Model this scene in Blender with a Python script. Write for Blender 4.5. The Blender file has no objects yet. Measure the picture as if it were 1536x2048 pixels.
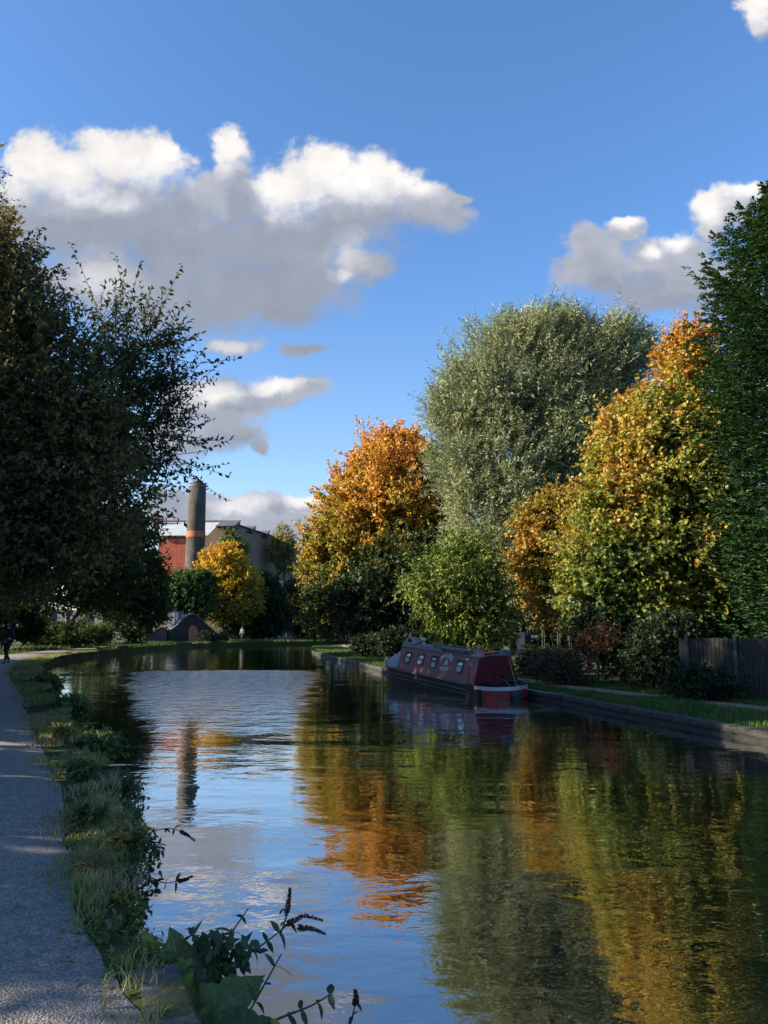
import bpy, bmesh, math, random
import numpy as np
from mathutils import Vector, Matrix, Euler
from mathutils.geometry import delaunay_2d_cdt

SC = bpy.context.scene
COL = SC.collection
PITCH = math.radians(8.6)
FPX = 1530.0
CAMZ = 2.1
GZ = 0.42          # level of the left bank above the water (water is z = 0)
GR = 0.19          # level of the right bank

def ray(x, y):
    cx = (x - 768) / FPX; cy = (1024 - y) / FPX
    return (cx, math.cos(PITCH) - cy*math.sin(PITCH), math.sin(PITCH) + cy*math.cos(PITCH))
def gr(x, y, z=0.0):
    d = ray(x, y); t = (z - CAMZ)/d[2]
    return Vector((d[0]*t, d[1]*t, z))
def at(x, y, Y):
    d = ray(x, y); t = Y/d[1]
    return Vector((d[0]*t, Y, CAMZ + d[2]*t))

# ------------------------------------------------------------------ camera, light, sky
cam = bpy.data.cameras.new('camera'); camo = bpy.data.objects.new('camera', cam)
COL.objects.link(camo); SC.camera = camo
cam.sensor_fit = 'VERTICAL'; cam.sensor_height = 36; cam.sensor_width = 27
cam.lens = 36*FPX/2048
cam.clip_start = 0.05; cam.clip_end = 6000
camo.location = (0, 0, CAMZ); camo.rotation_euler = (math.pi/2 + PITCH, 0, 0)

SUN_EL = math.radians(23.0)
SUN_AZ = math.radians(101.0)        # counter-clockwise from +Y: the sun stands to the left
sdir = Vector((-math.sin(SUN_AZ)*math.cos(SUN_EL), math.cos(SUN_AZ)*math.cos(SUN_EL), math.sin(SUN_EL)))
sun = bpy.data.lights.new('sun', 'SUN'); suno = bpy.data.objects.new('sun', sun); COL.objects.link(suno)
sun.energy = 5.0; sun.angle = math.radians(0.53); sun.color = (1.0, 0.86, 0.68)
suno.rotation_euler = sdir.to_track_quat('Z', 'Y').to_euler()
suno.location = (-60, 0, 60)

SC.view_settings.view_transform = 'Standard'; SC.view_settings.look = 'None'
SC.view_settings.gamma = 1; SC.view_settings.exposure = 1.58
SC.cycles.max_bounces = 6; SC.cycles.diffuse_bounces = 2; SC.cycles.glossy_bounces = 3
SC.cycles.transmission_bounces = 4; SC.cycles.transparent_max_bounces = 6
SC.cycles.caustics_reflective = False; SC.cycles.caustics_refractive = False
SC.cycles.sample_clamp_indirect = 4

class NT:
    """small wrapper for building node trees"""
    def __init__(s, tree): s.t = tree
    def n(s, typ, **kw):
        nd = s.t.nodes.new(typ)
        for k, v in kw.items(): setattr(nd, k, v)
        return nd
    def put(s, sock, v):
        if isinstance(v, bpy.types.NodeSocket): s.t.links.new(v, sock)
        elif isinstance(v, (tuple, list)) and len(v) == 3 and sock.type == 'RGBA': sock.default_value = (*v, 1)
        else: sock.default_value = v
    def math(s, op, a, b=None, c=None, clamp=False):
        nd = s.n('ShaderNodeMath', operation=op, use_clamp=clamp)
        s.put(nd.inputs[0], a)
        if b is not None: s.put(nd.inputs[1], b)
        if c is not None: s.put(nd.inputs[2], c)
        return nd.outputs[0]
    def vmath(s, op, a, b=None):
        nd = s.n('ShaderNodeVectorMath', operation=op)
        s.put(nd.inputs[0], a)
        if b is not None: s.put(nd.inputs[1], b)
        return nd.outputs['Value'] if op in ('LENGTH', 'DOT_PRODUCT', 'DISTANCE') else nd.outputs[0]
    def mix(s, f, a, b, blend='MIX'):
        nd = s.n('ShaderNodeMix', data_type='RGBA', blend_type=blend)
        s.put(nd.inputs['Factor'], f); s.put(nd.inputs['A'], a); s.put(nd.inputs['B'], b)
        for q in nd.inputs:
            pass
        return nd.outputs['Result']
    def noise(s, vec, scale, detail=3, rough=0.55, out=0, dist=0.0):
        nd = s.n('ShaderNodeTexNoise')
        if vec is not None: s.put(nd.inputs['Vector'], vec)
        nd.inputs['Scale'].default_value = scale; nd.inputs['Detail'].default_value = detail
        nd.inputs['Roughness'].default_value = rough; nd.inputs['Distortion'].default_value = dist
        return nd.outputs[out]
    def smooth(s, v, a, b, lo=0.0, hi=1.0):
        nd = s.n('ShaderNodeMapRange', interpolation_type='SMOOTHSTEP')
        s.put(nd.inputs['Value'], v)
        nd.inputs['From Min'].default_value = a; nd.inputs['From Max'].default_value = b
        nd.inputs['To Min'].default_value = lo; nd.inputs['To Max'].default_value = hi
        return nd.outputs['Result']
    def ramp(s, v, stops, interp='LINEAR'):
        nd = s.n('ShaderNodeValToRGB'); cr = nd.color_ramp; cr.interpolation = interp
        while len(cr.elements) < len(stops): cr.elements.new(0.5)
        for e, (p, c) in zip(cr.elements, stops):
            e.position = p; e.color = (*c, 1)
        s.put(nd.inputs[0], v)
        return nd.outputs[0]

def mix_sock(nd, name):      # the Mix node carries one socket per data type under the same name
    return [q for q in nd.inputs if q.name == name and q.type == 'RGBA'][0]
def _mix(s, f, a, b, blend='MIX'):
    nd = s.n('ShaderNodeMix', data_type='RGBA', blend_type=blend)
    s.put(nd.inputs[0], f); s.put(mix_sock(nd, 'A'), a); s.put(mix_sock(nd, 'B'), b)
    return [q for q in nd.outputs if q.type == 'RGBA'][0]
NT.mix = _mix

# ---- world: Nishita sky with procedural cumulus
world = bpy.data.worlds.new('World'); SC.world = world; world.use_nodes = True
wt = world.node_tree; wt.nodes.clear(); W = NT(wt)
def uvpx(x, y):
    d = ray(x, y); return (d[0]/d[1], d[2]/d[1])
def blob_field(N, vec, blobs, k=0.12):
    cur = None
    for (x, y, rx, ry) in blobs:
        c = uvpx(x, y); ex = uvpx(x + rx, y); ey = uvpx(x, y - ry)
        sx = abs(ex[0] - c[0]); sy = abs(ey[1] - c[1])
        a = N.vmath('MULTIPLY', N.vmath('SUBTRACT', vec, (c[0], c[1], 0)), (1/sx, 1/sy, 0))
        v = N.math('SUBTRACT', 1.0, N.vmath('LENGTH', a))
        cur = v if cur is None else N.math('SMOOTH_MAX', cur, v, k)
    return cur
CLOUD = [(70,330,70,60),(400,400,90,60),(470,400,70,60),(860,430,95,40),(600,560,110,60),(1200,540,90,60),(1380,560,120,60),(1300,520,90,60),(430,800,80,55),(500,800,60,40),(440,860,75,50),(120,345,105,62),(240,320,105,62),(330,320,60,50),(450,290,42,46),(455,345,40,50),(640,350,125,66),(560,380,75,55),
         (740,370,105,66),(850,398,85,40),(910,398,45,16),(200,440,230,110),(360,470,230,110),(560,480,180,90),(700,450,120,75),
         (450,580,175,85),(320,580,150,75),(560,600,95,50),(200,560,150,80),(90,430,90,80),(30,420,70,90),(720,528,70,38),
         (470,692,62,20),(615,693,48,15),
         (440,825,95,62),(575,778,78,34),(490,872,42,30),(380,800,70,40),(350,880,80,50),(510,900,22,18),
         (500,1018,95,26),(600,1015,70,22),(420,1012,60,22),(680,1040,60,40),(560,1060,130,38),(440,1060,100,40),(340,1020,60,36),
         (1345,505,80,55),(1430,450,50,60),(1240,445,42,24),(1185,490,55,50),(1300,585,120,42),(1430,575,100,50),(1495,395,60,32),(1470,420,50,55),(1265,500,50,40),
         (1512,8,42,42),(1520,50,30,28)]
WHITE = [(60,340,80,70),(150,370,100,60),(300,345,90,50),(560,370,70,60),(700,370,130,60),(820,370,60,26),(110,345,120,62),(235,315,110,62),(330,305,60,38),(450,285,45,52),(640,335,125,66),(750,345,85,36),(600,390,90,50),
         (715,512,58,44),(690,545,40,14),(230,400,60,30),(200,555,90,50),
         (470,690,60,20),(420,778,70,26),(565,762,60,18),(480,1008,80,18),(600,1005,60,16),
         (1345,462,40,22),(1282,490,26,18),(1430,410,40,60),(1500,378,50,24),(1240,430,42,14),(1515,10,50,50)]
def cloud_group(name, blobs, fine):
    g = bpy.data.node_groups.new(name, 'ShaderNodeTree'); G = NT(g)
    g.interface.new_socket('Vector', in_out='INPUT', socket_type='NodeSocketVector')
    g.interface.new_socket('Value', in_out='OUTPUT', socket_type='NodeSocketFloat')
    gi = G.n('NodeGroupInput'); go = G.n('NodeGroupOutput')
    v = gi.outputs[0]
    w1 = G.vmath('SUBTRACT', G.noise(v, 7.0, 7, 0.6, out=1), (0.5, 0.5, 0.5))
    vec = G.vmath('MULTIPLY', G.vmath('ADD', v, G.vmath('MULTIPLY', w1, (0.10, 0.075, 0.0))), (1, 1, 0))
    d = blob_field(G, vec, blobs)
    n1 = G.math('SUBTRACT', G.noise(v, 16.0, 7, 0.58), 0.5)
    d = G.math('ADD', d, G.math('MULTIPLY', n1, fine))
    d = G.math('ADD', d, G.math('MULTIPLY', G.math('SUBTRACT', G.noise(v, 48.0, 5, 0.6), 0.5), fine*0.55))
    g.links.new(d, go.inputs[0])
    return g
gD = cloud_group('cloud_density', CLOUD, 1.1)
gW = cloud_group('cloud_white', WHITE, 0.8)
tc = W.n('ShaderNodeTexCoord')
sep = W.n('ShaderNodeSeparateXYZ'); wt.links.new(tc.outputs['Generated'], sep.inputs[0])
yy = W.math('MAXIMUM', sep.outputs[1], 0.05)
comb = W.n('ShaderNodeCombineXYZ')
wt.links.new(W.math('DIVIDE', sep.outputs[0], yy), comb.inputs[0])
wt.links.new(W.math('DIVIDE', sep.outputs[2], yy), comb.inputs[1])
uv = comb.outputs[0]
def grp(g, v):
    nd = W.n('ShaderNodeGroup'); nd.node_tree = g; W.put(nd.inputs[0], v); return nd.outputs[0]
front = W.smooth(sep.outputs[1], 0.1, 0.35)
dens = grp(gD, uv)
dens_up = grp(gD, W.vmath('ADD', uv, (-0.012, 0.034, 0.0)))
white = grp(gW, uv)
dens_up2 = grp(gD, W.vmath('ADD', uv, (-0.022, 0.080, 0.0)))
topness = W.smooth(W.math('SUBTRACT', dens, dens_up), -0.10, 0.22)
acut = W.math('ADD', W.math('MULTIPLY', W.smooth(dens, -0.14, 0.30), topness), W.math('MULTIPLY', W.smooth(dens, -0.30, 0.55), W.math('SUBTRACT', 1.0, topness)))
alpha = W.math('MULTIPLY', acut, front)
rim = W.smooth(dens_up, 0.62, -0.05)
lum = W.math('ADD', W.math('ADD', W.math('MULTIPLY', rim, 0.14), W.math('MULTIPLY', W.smooth(dens_up2, 0.55, -0.35), 0.34)), W.math('MULTIPLY', W.smooth(white, -0.6, 0.8), 0.66))
lum = W.math('SUBTRACT', lum, 0.10)
lum = W.math('ADD', lum, W.math('MULTIPLY', W.math('SUBTRACT', W.noise(uv, 17, 7, 0.62), 0.5), 0.55), clamp=True)
ccol = W.ramp(lum, [(0.0, (0.33, 0.37, 0.46)), (0.35, (0.44, 0.47, 0.55)), (0.7, (0.74, 0.74, 0.78)), (1.0, (0.98, 0.95, 0.92))])
CLOUD_GAIN = 4.1
bil = W.math('ADD', W.math('MULTIPLY', W.noise(uv, 11, 6, 0.6), 0.55), 0.74)
bc_ = W.n('ShaderNodeCombineXYZ')
for q_ in range(3): wt.links.new(bil, bc_.inputs[q_])
ccol = W.vmath('MULTIPLY', ccol, bc_.outputs[0])
ccol = W.vmath('MULTIPLY', ccol, (CLOUD_GAIN, CLOUD_GAIN, CLOUD_GAIN))
sky = W.n('ShaderNodeTexSky', sky_type='NISHITA'); sky.sun_disc = False
sky.sun_elevation = SUN_EL; sky.sun_rotation = -SUN_AZ
sky.altitude = 200; sky.air_density = 1.0; sky.dust_density = 0.9; sky.ozone_density = 2.4
lowsky = W.smooth(W.math('DIVIDE', sep.outputs[2], yy), 0.02, 0.55)
skyc = W.vmath('MULTIPLY', sky.outputs[0], W.mix(lowsky, (1.02, 1.03, 1.02), (0.68, 0.93, 1.17)))
bg = W.n('ShaderNodeBackground'); bg.inputs['Strength'].default_value = 0.082
wt.links.new(W.mix(alpha, skyc, ccol), bg.inputs['Color'])
wo = W.n('ShaderNodeOutputWorld'); wt.links.new(bg.outputs[0], wo.inputs['Surface'])
world.cycles.sampling_method = 'MANUAL'; world.cycles.sample_map_resolution = 512

# ------------------------------------------------------------------ object helpers
def tag(o, label=None, cat=None, group=None, kind=None):
    if label: o['label'] = label
    if cat: o['category'] = cat
    if group: o['group'] = group
    if kind: o['kind'] = kind
    return o
def empty(name, loc, label, cat, group=None, rz=0.0):
    o = bpy.data.objects.new(name, None); COL.objects.link(o)
    o.location = loc; o.rotation_euler = (0, 0, rz); o.empty_display_size = 0.3
    return tag(o, label, cat, group)
def link_mesh(name, me, mats, parent=None):
    for m in (mats if isinstance(mats, (list, tuple)) else [mats]): me.materials.append(m)
    o = bpy.data.objects.new(name, me); COL.objects.link(o)
    if parent: o.parent = parent
    return o
def np_mesh(name, V, F, mats, parent=None, col=None, smooth=False, mi=None):
    """V (n,3); F (m,k) faces all with k corners, or list of such arrays"""
    me = bpy.data.meshes.new(name)
    V = np.asarray(V, np.float32)
    Fs = F if isinstance(F, list) and np.ndim(F[0]) == 2 else [F]
    Fs = [np.asarray(f, np.int32) for f in Fs if len(f)]
    me.vertices.add(len(V)); me.vertices.foreach_set('co', V.ravel())
    li = np.concatenate([f.ravel() for f in Fs]); tot = np.concatenate([np.full(len(f), f.shape[1], np.int32) for f in Fs])
    st = np.concatenate([[0], np.cumsum(tot)[:-1]]).astype(np.int32)
    me.loops.add(len(li)); me.loops.foreach_set('vertex_index', li)
    me.polygons.add(len(tot)); me.polygons.foreach_set('loop_start', st); me.polygons.foreach_set('loop_total', tot)
    if mi is not None: me.polygons.foreach_set('material_index', np.asarray(mi, np.int32))
    if smooth: me.polygons.foreach_set('use_smooth', np.ones(len(tot), bool))
    me.update(calc_edges=True)
    if col is not None:
        a = me.attributes.new('col', 'FLOAT_COLOR', 'POINT')
        c = np.ones((len(V), 4), np.float32); c[:, :3] = col
        a.data.foreach_set('color', c.ravel())
    return link_mesh(name, me, mats, parent)

def nrm(a): return a/np.maximum(np.linalg.norm(a, axis=-1, keepdims=True), 1e-9)
def rvec(rng, n): return nrm(rng.normal(size=(n, 3)))
_R = np.random.default_rng(77)
_K = nrm(_R.normal(size=(24, 3))); _PH = _R.uniform(0, 6.28, 24)
def snoise(p, f, seed=0):
    """cheap smooth 3-D noise in about -1..1"""
    p = np.asarray(p)*f; out = 0
    for i in range(6):
        j = (i + seed*5) % 24
        out = out + np.sin(p @ _K[j]*(1 + 0.35*i)*2.2 + _PH[j] + seed)
    return out/3.2

def leaf_mesh(P, D, N, L, Wd, fold=0.25, curl=0.15):
    """folded four-corner leaves: base, left, tip, right"""
    n = len(P); S = nrm(np.cross(D, N)); N = np.cross(S, D)
    L = L[:, None]; Wd = Wd[:, None]
    mid = P + D*L*0.45
    V = np.empty((n, 4, 3), np.float32)
    V[:, 0] = P; V[:, 1] = mid + S*Wd*0.5 + N*Wd*fold; V[:, 2] = P + D*L - N*L*curl; V[:, 3] = mid - S*Wd*0.5 + N*Wd*fold
    b = np.arange(n)[:, None]*4
    F = np.concatenate([b + np.array([[0, 1, 2]]), b + np.array([[0, 2, 3]])])
    return V.reshape(-1, 3), F
def lobed_mesh(P, D, N, L, Wd, curl=0.2):
    """star-lobed leaves (maple-like): a fan round the base"""
    n = len(P); S = nrm(np.cross(D, N)); N = np.cross(S, D)
    L = L[:, None]; Wd = Wd[:, None]
    pts = [(0, 0, 0), (0.55, .25, -.05), (0.30, .42, .06), (0.60, .72, -.08), (0.18, .62, .05), (0, 1.0, -curl), (-0.18, .62, .05), (-0.60, .72, -.08), (-0.30, .42, .06), (-0.55, .25, -.05)]
    V = np.stack([P + S*Wd*x + D*L*y + N*L*z for x, y, z in pts], 1)
    b = np.arange(n)[:, None]*10
    F = np.concatenate([b + np.array([[0, i, i+1]]) for i in range(1, 9)])
    return V.reshape(-1, 3), F
def tube_mesh(A, B, ra, rb, k=5):
    A = np.asarray(A, float); B = np.asarray(B, float); n = len(A)
    ra = np.asarray(ra, float); rb = np.asarray(rb, float)
    D = nrm(B - A); ref = np.where(np.abs(D[:, 2:3]) < 0.9, np.array([[0, 0, 1.]]), np.array([[1., 0, 0]]))
    U = nrm(np.cross(D, ref)); Vv = np.cross(D, U)
    ang = np.arange(k)*2*math.pi/k
    ring = np.cos(ang)[None, :, None]*U[:, None] + np.sin(ang)[None, :, None]*Vv[:, None]
    V = np.concatenate([A[:, None] + ring*ra[:, None, None], B[:, None] + ring*rb[:, None, None]], 1)
    b = np.arange(n)[:, None, None]*2*k
    i = np.arange(k); j = (i + 1) % k
    f = np.stack([i, j, j + k, i + k], 1)[None]
    return V.reshape(-1, 3), (b + f).reshape(-1, 4)
class Tubes:
    def __init__(s): s.A = []; s.B = []; s.a = []; s.b = []
    def seg(s, A, B, ra, rb): s.A.append(tuple(A)); s.B.append(tuple(B)); s.a.append(ra); s.b.append(rb)
    def segs(s, A, B, ra, rb):
        for q in range(len(A)): s.seg(A[q], B[q], ra[q], rb[q])
    def poly(s, pts, r0, r1):
        m = len(pts) - 1
        for i in range(m):
            s.seg(pts[i], pts[i+1], r0 + (r1 - r0)*i/m, r0 + (r1 - r0)*(i+1)/m)
    def build(s, name, mat, parent, k=6):
        V, F = tube_mesh(s.A, s.B, s.a, s.b, k)
        return np_mesh(name, V, F, mat, parent, smooth=True)
def bez(p0, p1, p2, m=6):
    p0, p1, p2 = (np.array(q, float) for q in (p0, p1, p2))
    return [p0*(1-t)**2 + p1*2*t*(1-t) + p2*t*t for t in np.linspace(0, 1, m + 1)]

# ------------------------------------------------------------------ materials
def new_mat(name):
    m = bpy.data.materials.new(name); m.use_nodes = True; m.node_tree.nodes.clear()
    return m, NT(m.node_tree)
def finish(m, N, shader):
    o = N.n('ShaderNodeOutputMaterial'); m.node_tree.links.new(shader, o.inputs['Surface']); return m
def principled(N, color, rough=0.7, metallic=0.0, bump=None, bstr=0.3, bdist=0.02, spec=0.5):
    p = N.n('ShaderNodeBsdfPrincipled')
    N.put(p.inputs['Base Color'], color); N.put(p.inputs['Roughness'], rough); N.put(p.inputs['Metallic'], metallic)
    p.inputs['Specular IOR Level'].default_value = spec
    if bump is not None:
        b = N.n('ShaderNodeBump'); b.inputs['Strength'].default_value = bstr; b.inputs['Distance'].default_value = bdist
        N.put(b.inputs['Height'], bump); N.t.links.new(b.outputs[0], p.inputs['Normal'])
    return p.outputs[0]
def leaf_material(name, trans=0.38, gloss=0.015, tint=(1.1, 1.05, 0.6)):
    m, N = new_mat(name)
    a = N.n('ShaderNodeAttribute', attribute_name='col'); c = a.outputs['Color']
    d = N.n('ShaderNodeBsdfDiffuse'); N.put(d.inputs['Color'], c)
    t = N.n('ShaderNodeBsdfTranslucent'); N.put(t.inputs['Color'], N.vmath('MULTIPLY', c, tint))
    g = N.n('ShaderNodeBsdfGlossy'); g.inputs['Roughness'].default_value = 0.45; g.inputs['Color'].default_value = (.9, .95, 1, 1)
    m1 = N.n('ShaderNodeMixShader'); m1.inputs[0].default_value = trans
    N.put(m1.inputs[1], d.outputs[0]); N.put(m1.inputs[2], t.outputs[0])
    m2 = N.n('ShaderNodeMixShader'); m2.inputs[0].default_value = gloss
    N.put(m2.inputs[1], m1.outputs[0]); N.put(m2.inputs[2], g.outputs[0])
    return finish(m, N, m2.outputs[0])
def noisy_mat(name, c1, c2, scale=4.0, rough=0.8, bstr=0.3, bdist=0.02, c3=None, metallic=0.0, detail=6, spec=0.4):
    m, N = new_mat(name)
    tcx = N.n('ShaderNodeTexCoord').outputs['Object']
    n = N.noise(tcx, scale, detail, 0.6)
    stops = [(0.3, c1), (0.7, c2)] if c3 is None else [(0.28, c1), (0.5, c2), (0.72, c3)]
    c = N.ramp(n, stops)
    n2 = N.noise(tcx, scale*6, 4, 0.6)
    c = N.mix(0.35, c, N.ramp(n2, [(0.3, (0.25, 0.25, 0.25)), (0.7, (1, 1, 1))]), 'MULTIPLY')
    return finish(m, N, principled(N, c, rough, metallic, N.math('ADD', n, N.math('MULTIPLY', n2, 0.5)), bstr, bdist, spec))
M_LEAF = leaf_material('leaf')
M_LEAF_AUT = leaf_material('autumn_leaf', 0.45, 0.02, (1.1, 0.95, 0.5))
M_LEAF_WIL = leaf_material('willow_leaf', 0.30, 0.04, (1.0, 1.05, 0.7))
M_NEEDLE = leaf_material('needle', 0.2, 0.02)
M_BARK = noisy_mat('bark', (0.035, 0.028, 0.02), (0.11, 0.09, 0.07), 5, 0.9, 0.6, 0.03)
M_TWIG = noisy_mat('twig', (0.05, 0.035, 0.025), (0.10, 0.075, 0.05), 8, 0.85)

# ------------------------------------------------------------------ trees
def pal(cols, t, rng, jit=0.18):
    """colour along a palette; t in 0..1 per leaf"""
    cols = np.array(cols, float); k = len(cols) - 1
    x = np.clip(t, 0, 0.9999)*k; i = x.astype(int); f = (x - i)[:, None]
    c = cols[i]*(1 - f) + cols[i + 1]*f
    return c*(1 + rng.uniform(-jit, jit, size=(len(c), 1)))*(1 + rng.uniform(-0.06, 0.06, size=c.shape))
def make_tree(name, label, cat, base, Y, blobs, n_sprig, m_leaf, leafL, leafW, palette, group=None, seed=1,
              up=0.25, sprig=(0.5, 1.1), droop=0.1, spread=0.8, grav=0.15, cbias=(0.5, 0.35, 0.25, 0.0), hb=0.0, mat=None,
              trunk_r=0.22, shoots=0, shoot_len=(1.0, 2.0), gap=0.55, shell=0.7, lobed=False, lean=(0, 0, 0), twigs=0.5, twig_r=0.006,
              trunk_top=None, depth=0.9, limbs=True, bark=None, world_blobs=None, stems=1, rough=0.22, zmin=None):
    rng = np.random.default_rng(seed)
    if zmin is None: zmin = base[2] + 0.04
    B = []
    if world_blobs: B = [(np.array(c, float), np.array(r, float)) for c, r in world_blobs]
    for b in blobs:
        dy = b[4] if len(b) > 4 else 0.0
        c = np.array(at(b[0], b[1], Y + dy)); s = (Y + dy)/FPX
        ms = 0.38*(sprig[0] + sprig[1])/2      # the sprigs reach out past the blob
        rx = max(b[2]*s*.5, b[2]*s - ms); rz = max(b[3]*s*.5, b[3]*s - ms)
        B.append((c, np.array([rx, depth*(rx + rz)/2, rz])))
    C = np.array([b[0] for b in B]); R = np.array([b[1] for b in B])
    w = R[:, 0]*R[:, 2] + R[:, 0]*R[:, 1]; w = w/w.sum()
    # sprig roots, denser towards the surface, thinned by noise so that gaps stay
    n = int(n_sprig*1.5)
    bi = rng.choice(len(B), n, p=w); d = rvec(rng, n)
    f = np.where(rng.random(n) < shell, rng.uniform(0.78, 1.04, n), rng.uniform(0.35, 0.8, n))
    f = f*(1 + rough*snoise(d*3 + C[bi]*0.7, 1.0, seed % 4))
    roots = C[bi] + d*f[:, None]*R[bi]
    keep = snoise(roots, 0.9/np.mean(R)*1.6, seed % 3) + rng.normal(0, 0.35, n) > -gap
    # leave out sprigs buried deep inside another blob
    deep = np.zeros(n, bool)
    for c, r in B:
        q = np.linalg.norm((roots - c)/r, axis=1); deep |= q < 0.45
    keep &= ~(deep & (rng.random(n) < 0.6))
    keep &= roots[:, 2] > zmin
    roots = roots[keep][:n_sprig]; d = d[keep][:n_sprig]; bi = bi[keep][:n_sprig]
    out = nrm(d/R[bi]); n = len(roots)
    sd = nrm(out*0.8 + np.array([0, 0, up]) + np.array(lean) + rvec(rng, n)*0.55)
    sl = rng.uniform(sprig[0], sprig[1], n)
    if shoots:
        k = rng.choice(n, shoots, replace=False)
        upn = out[k] + np.array([0, 0, 0.8])
        sd[k] = nrm(upn + rvec(rng, shoots)*0.3); sl[k] = rng.uniform(*shoot_len, shoots)
    ml = np.maximum(3, (m_leaf*sl/np.mean(sprig)).astype(int))
    idx = np.repeat(np.arange(n), ml); N = len(idx)
    off = np.concatenate([[0], np.cumsum(ml)[:-1]])
    j = np.arange(N) - off[idx]
    t = (j + rng.random(N)*0.8 + 0.15)/ml[idx]
    pos = roots[idx] + sd[idx]*(sl[idx]*t)[:, None]
    pos[:, 2] -= droop*sl[idx]*t*t
    rv = rvec(rng, N)
    ax = nrm(sd[idx]*0.45 + rv*spread + np.array([0, 0, -grav]))
    nm = nrm(rvec(rng, N)*0.8 + out[idx]*0.35 + np.array([0, 0, 0.6]))
    L = leafL*rng.uniform(0.65, 1.3, N); Wd = L*leafW*rng.uniform(0.8, 1.2, N)
    V, F = (lobed_mesh if lobed else leaf_mesh)(pos, ax, nm, L, Wd)
    z0 = C[:, 2].min() - R[:, 2].max(); z1 = (C[:, 2] + R[:, 2]).max()
    tt = cbias[0] + cbias[1]*snoise(pos, 0.55, (seed + 1) % 4)*0.6 + cbias[2]*rng.normal(0, 0.6, N) + cbias[3]*rng.normal(0, 0.5, n)[idx]
    tt = tt + hb*((pos[:, 2] - z0)/(z1 - z0) - 0.5)
    col = pal(palette, tt, rng)
    col = np.repeat(col, 10 if lobed else 4, axis=0)
    root = empty(name, base, label, cat, group)
    bx = np.array(base, float)
    crown = np_mesh('crown', V - bx, F, mat or M_LEAF, root, col)
    # trunk, limbs and twigs
    T = Tubes(); top = np.array(trunk_top if trunk_top is not None else (C*w[:, None]).sum(0), float)
    for s in range(stems):
        b0 = np.zeros(3) if s == 0 else np.array([rng.uniform(-1, 1), rng.uniform(-1, 1), 0])*min(.35, .25*np.mean(R))
        tp = top - bx + (0 if s == 0 else rng.normal(0, 0.25*np.mean(R), 3))
        mid = b0*0.3 + tp*0.55 + np.array([rng.uniform(-.3, .3), rng.uniform(-.3, .3), 0])*min(1, np.mean(R)*.5); mid[:2] = b0[:2]*0.4 + mid[:2]*0.6
        tr = bez(b0 - np.array([0, 0, 0.15]), mid, tp, 9)
        T.poly(tr, trunk_r*(1 if stems == 1 else .7), trunk_r*0.3)
        T.seg(tr[0], tr[1]*0.35 + tr[0]*0.65, trunk_r*1.5, trunk_r*0.98)
        tp_pts = tr
    if limbs:
        limb_pts = []
        for c, r in B:
            c0 = c - bx; a = tp_pts[int(rng.integers(3, 8))]
            q = bez(a, (a + c0)/2 + np.array([0, 0, 0.12*np.linalg.norm(c0 - a)]), c0, 6)
            T.poly(q, trunk_r*0.42, trunk_r*0.12); limb_pts.append(q)
            for _ in range(7):
                dd = rvec(rng, 1)[0]; dd[2] = abs(dd[2])*0.7 + dd[2]*0.3; e = c0 + dd*r*0.85; s0 = q[int(rng.integers(2, 7))]
                T.poly(bez(s0, (s0 + e)/2 + np.array([0, 0, .1*np.linalg.norm(e - s0)]), e, 4), trunk_r*0.13, trunk_r*0.03)
        if twigs > 0:
            k = rng.random(n) < twigs
            k |= sl > sprig[1]
            A = roots[k] - bx - out[k]*0.25*sl[k][:, None]; Mi = roots[k] - bx + sd[k]*sl[k][:, None]*0.5; Mi[:, 2] -= droop*sl[k]*.25
            E = roots[k] - bx + sd[k]*sl[k][:, None]; E[:, 2] -= droop*sl[k]
            V1, F1 = tube_mesh(np.concatenate([A, Mi]), np.concatenate([Mi, E]), np.concatenate([np.full(len(A), twig_r*1.6), np.full(len(A), twig_r)]), np.concatenate([np.full(len(A), twig_r), np.full(len(A), twig_r*.5)]), 3)
            V0, F0 = tube_mesh(T.A, T.B, T.a, T.b, 7)
            np_mesh('trunk', np.concatenate([V0, V1]), [np.concatenate([F0, F1 + len(V0)])], bark or M_BARK, root, smooth=True)
            return root
    T.build('trunk', bark or M_BARK, root, 8)
    return root
# ------------------------------------------------------------------ setting: ground, water, banks, paths
LB = [(2.2,-14),(0.75,-6),(-0.1,0),(-0.77,3.57),(-1.32,4.6),(-2.11,6.45),(-3.45,9.5),(-5.87,14.5),(-9.24,21.35),(-13.1,29.6),(-17.2,39.5),
      (-19.8,48),(-20.9,57),(-21.5,66),(-21.4,74),(-20.4,82),(-18,88),(-14,93),(-8,98),(0,102),(15,106),(45,110),(95,112)]
RB = [(16.1,-14),(7.04,14.51),(4.72,23.0),(2.4,29.6),(0.27,35.4),(-2.0,45.8),(-4.7,58),(-6.6,70),(-7.5,79),(-7.0,86),(-4,90.5),(4,93),(15,95),(45,98),(95,100)]
def resample(pts, step):
    out = [Vector((*pts[0], 0))]
    P = [Vector((*p, 0)) for p in pts]
    # Catmull-Rom through the points
    for i in range(len(P) - 1):
        p0 = P[max(i-1, 0)]; p1 = P[i]; p2 = P[i+1]; p3 = P[min(i+2, len(P)-1)]
        m = max(2, int((p2 - p1).length/step))
        for k in range(1, m + 1):
            t = k/m
            out.append(0.5*((2*p1) + (p2 - p0)*t + (2*p0 - 5*p1 + 4*p2 - p3)*t*t + (3*p1 - p0 - 3*p2 + p3)*t**3))
    return out
rs = random.Random(5)
LBs = resample(LB, 0.5); RBs = resample(RB, 0.8)
def side(pts, i):
    a = pts[max(i-1, 0)]; b = pts[min(i+1, len(pts)-1)]; d = (b - a).normalized()
    return Vector((-d.y, d.x, 0))      # left of the walking direction
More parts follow.
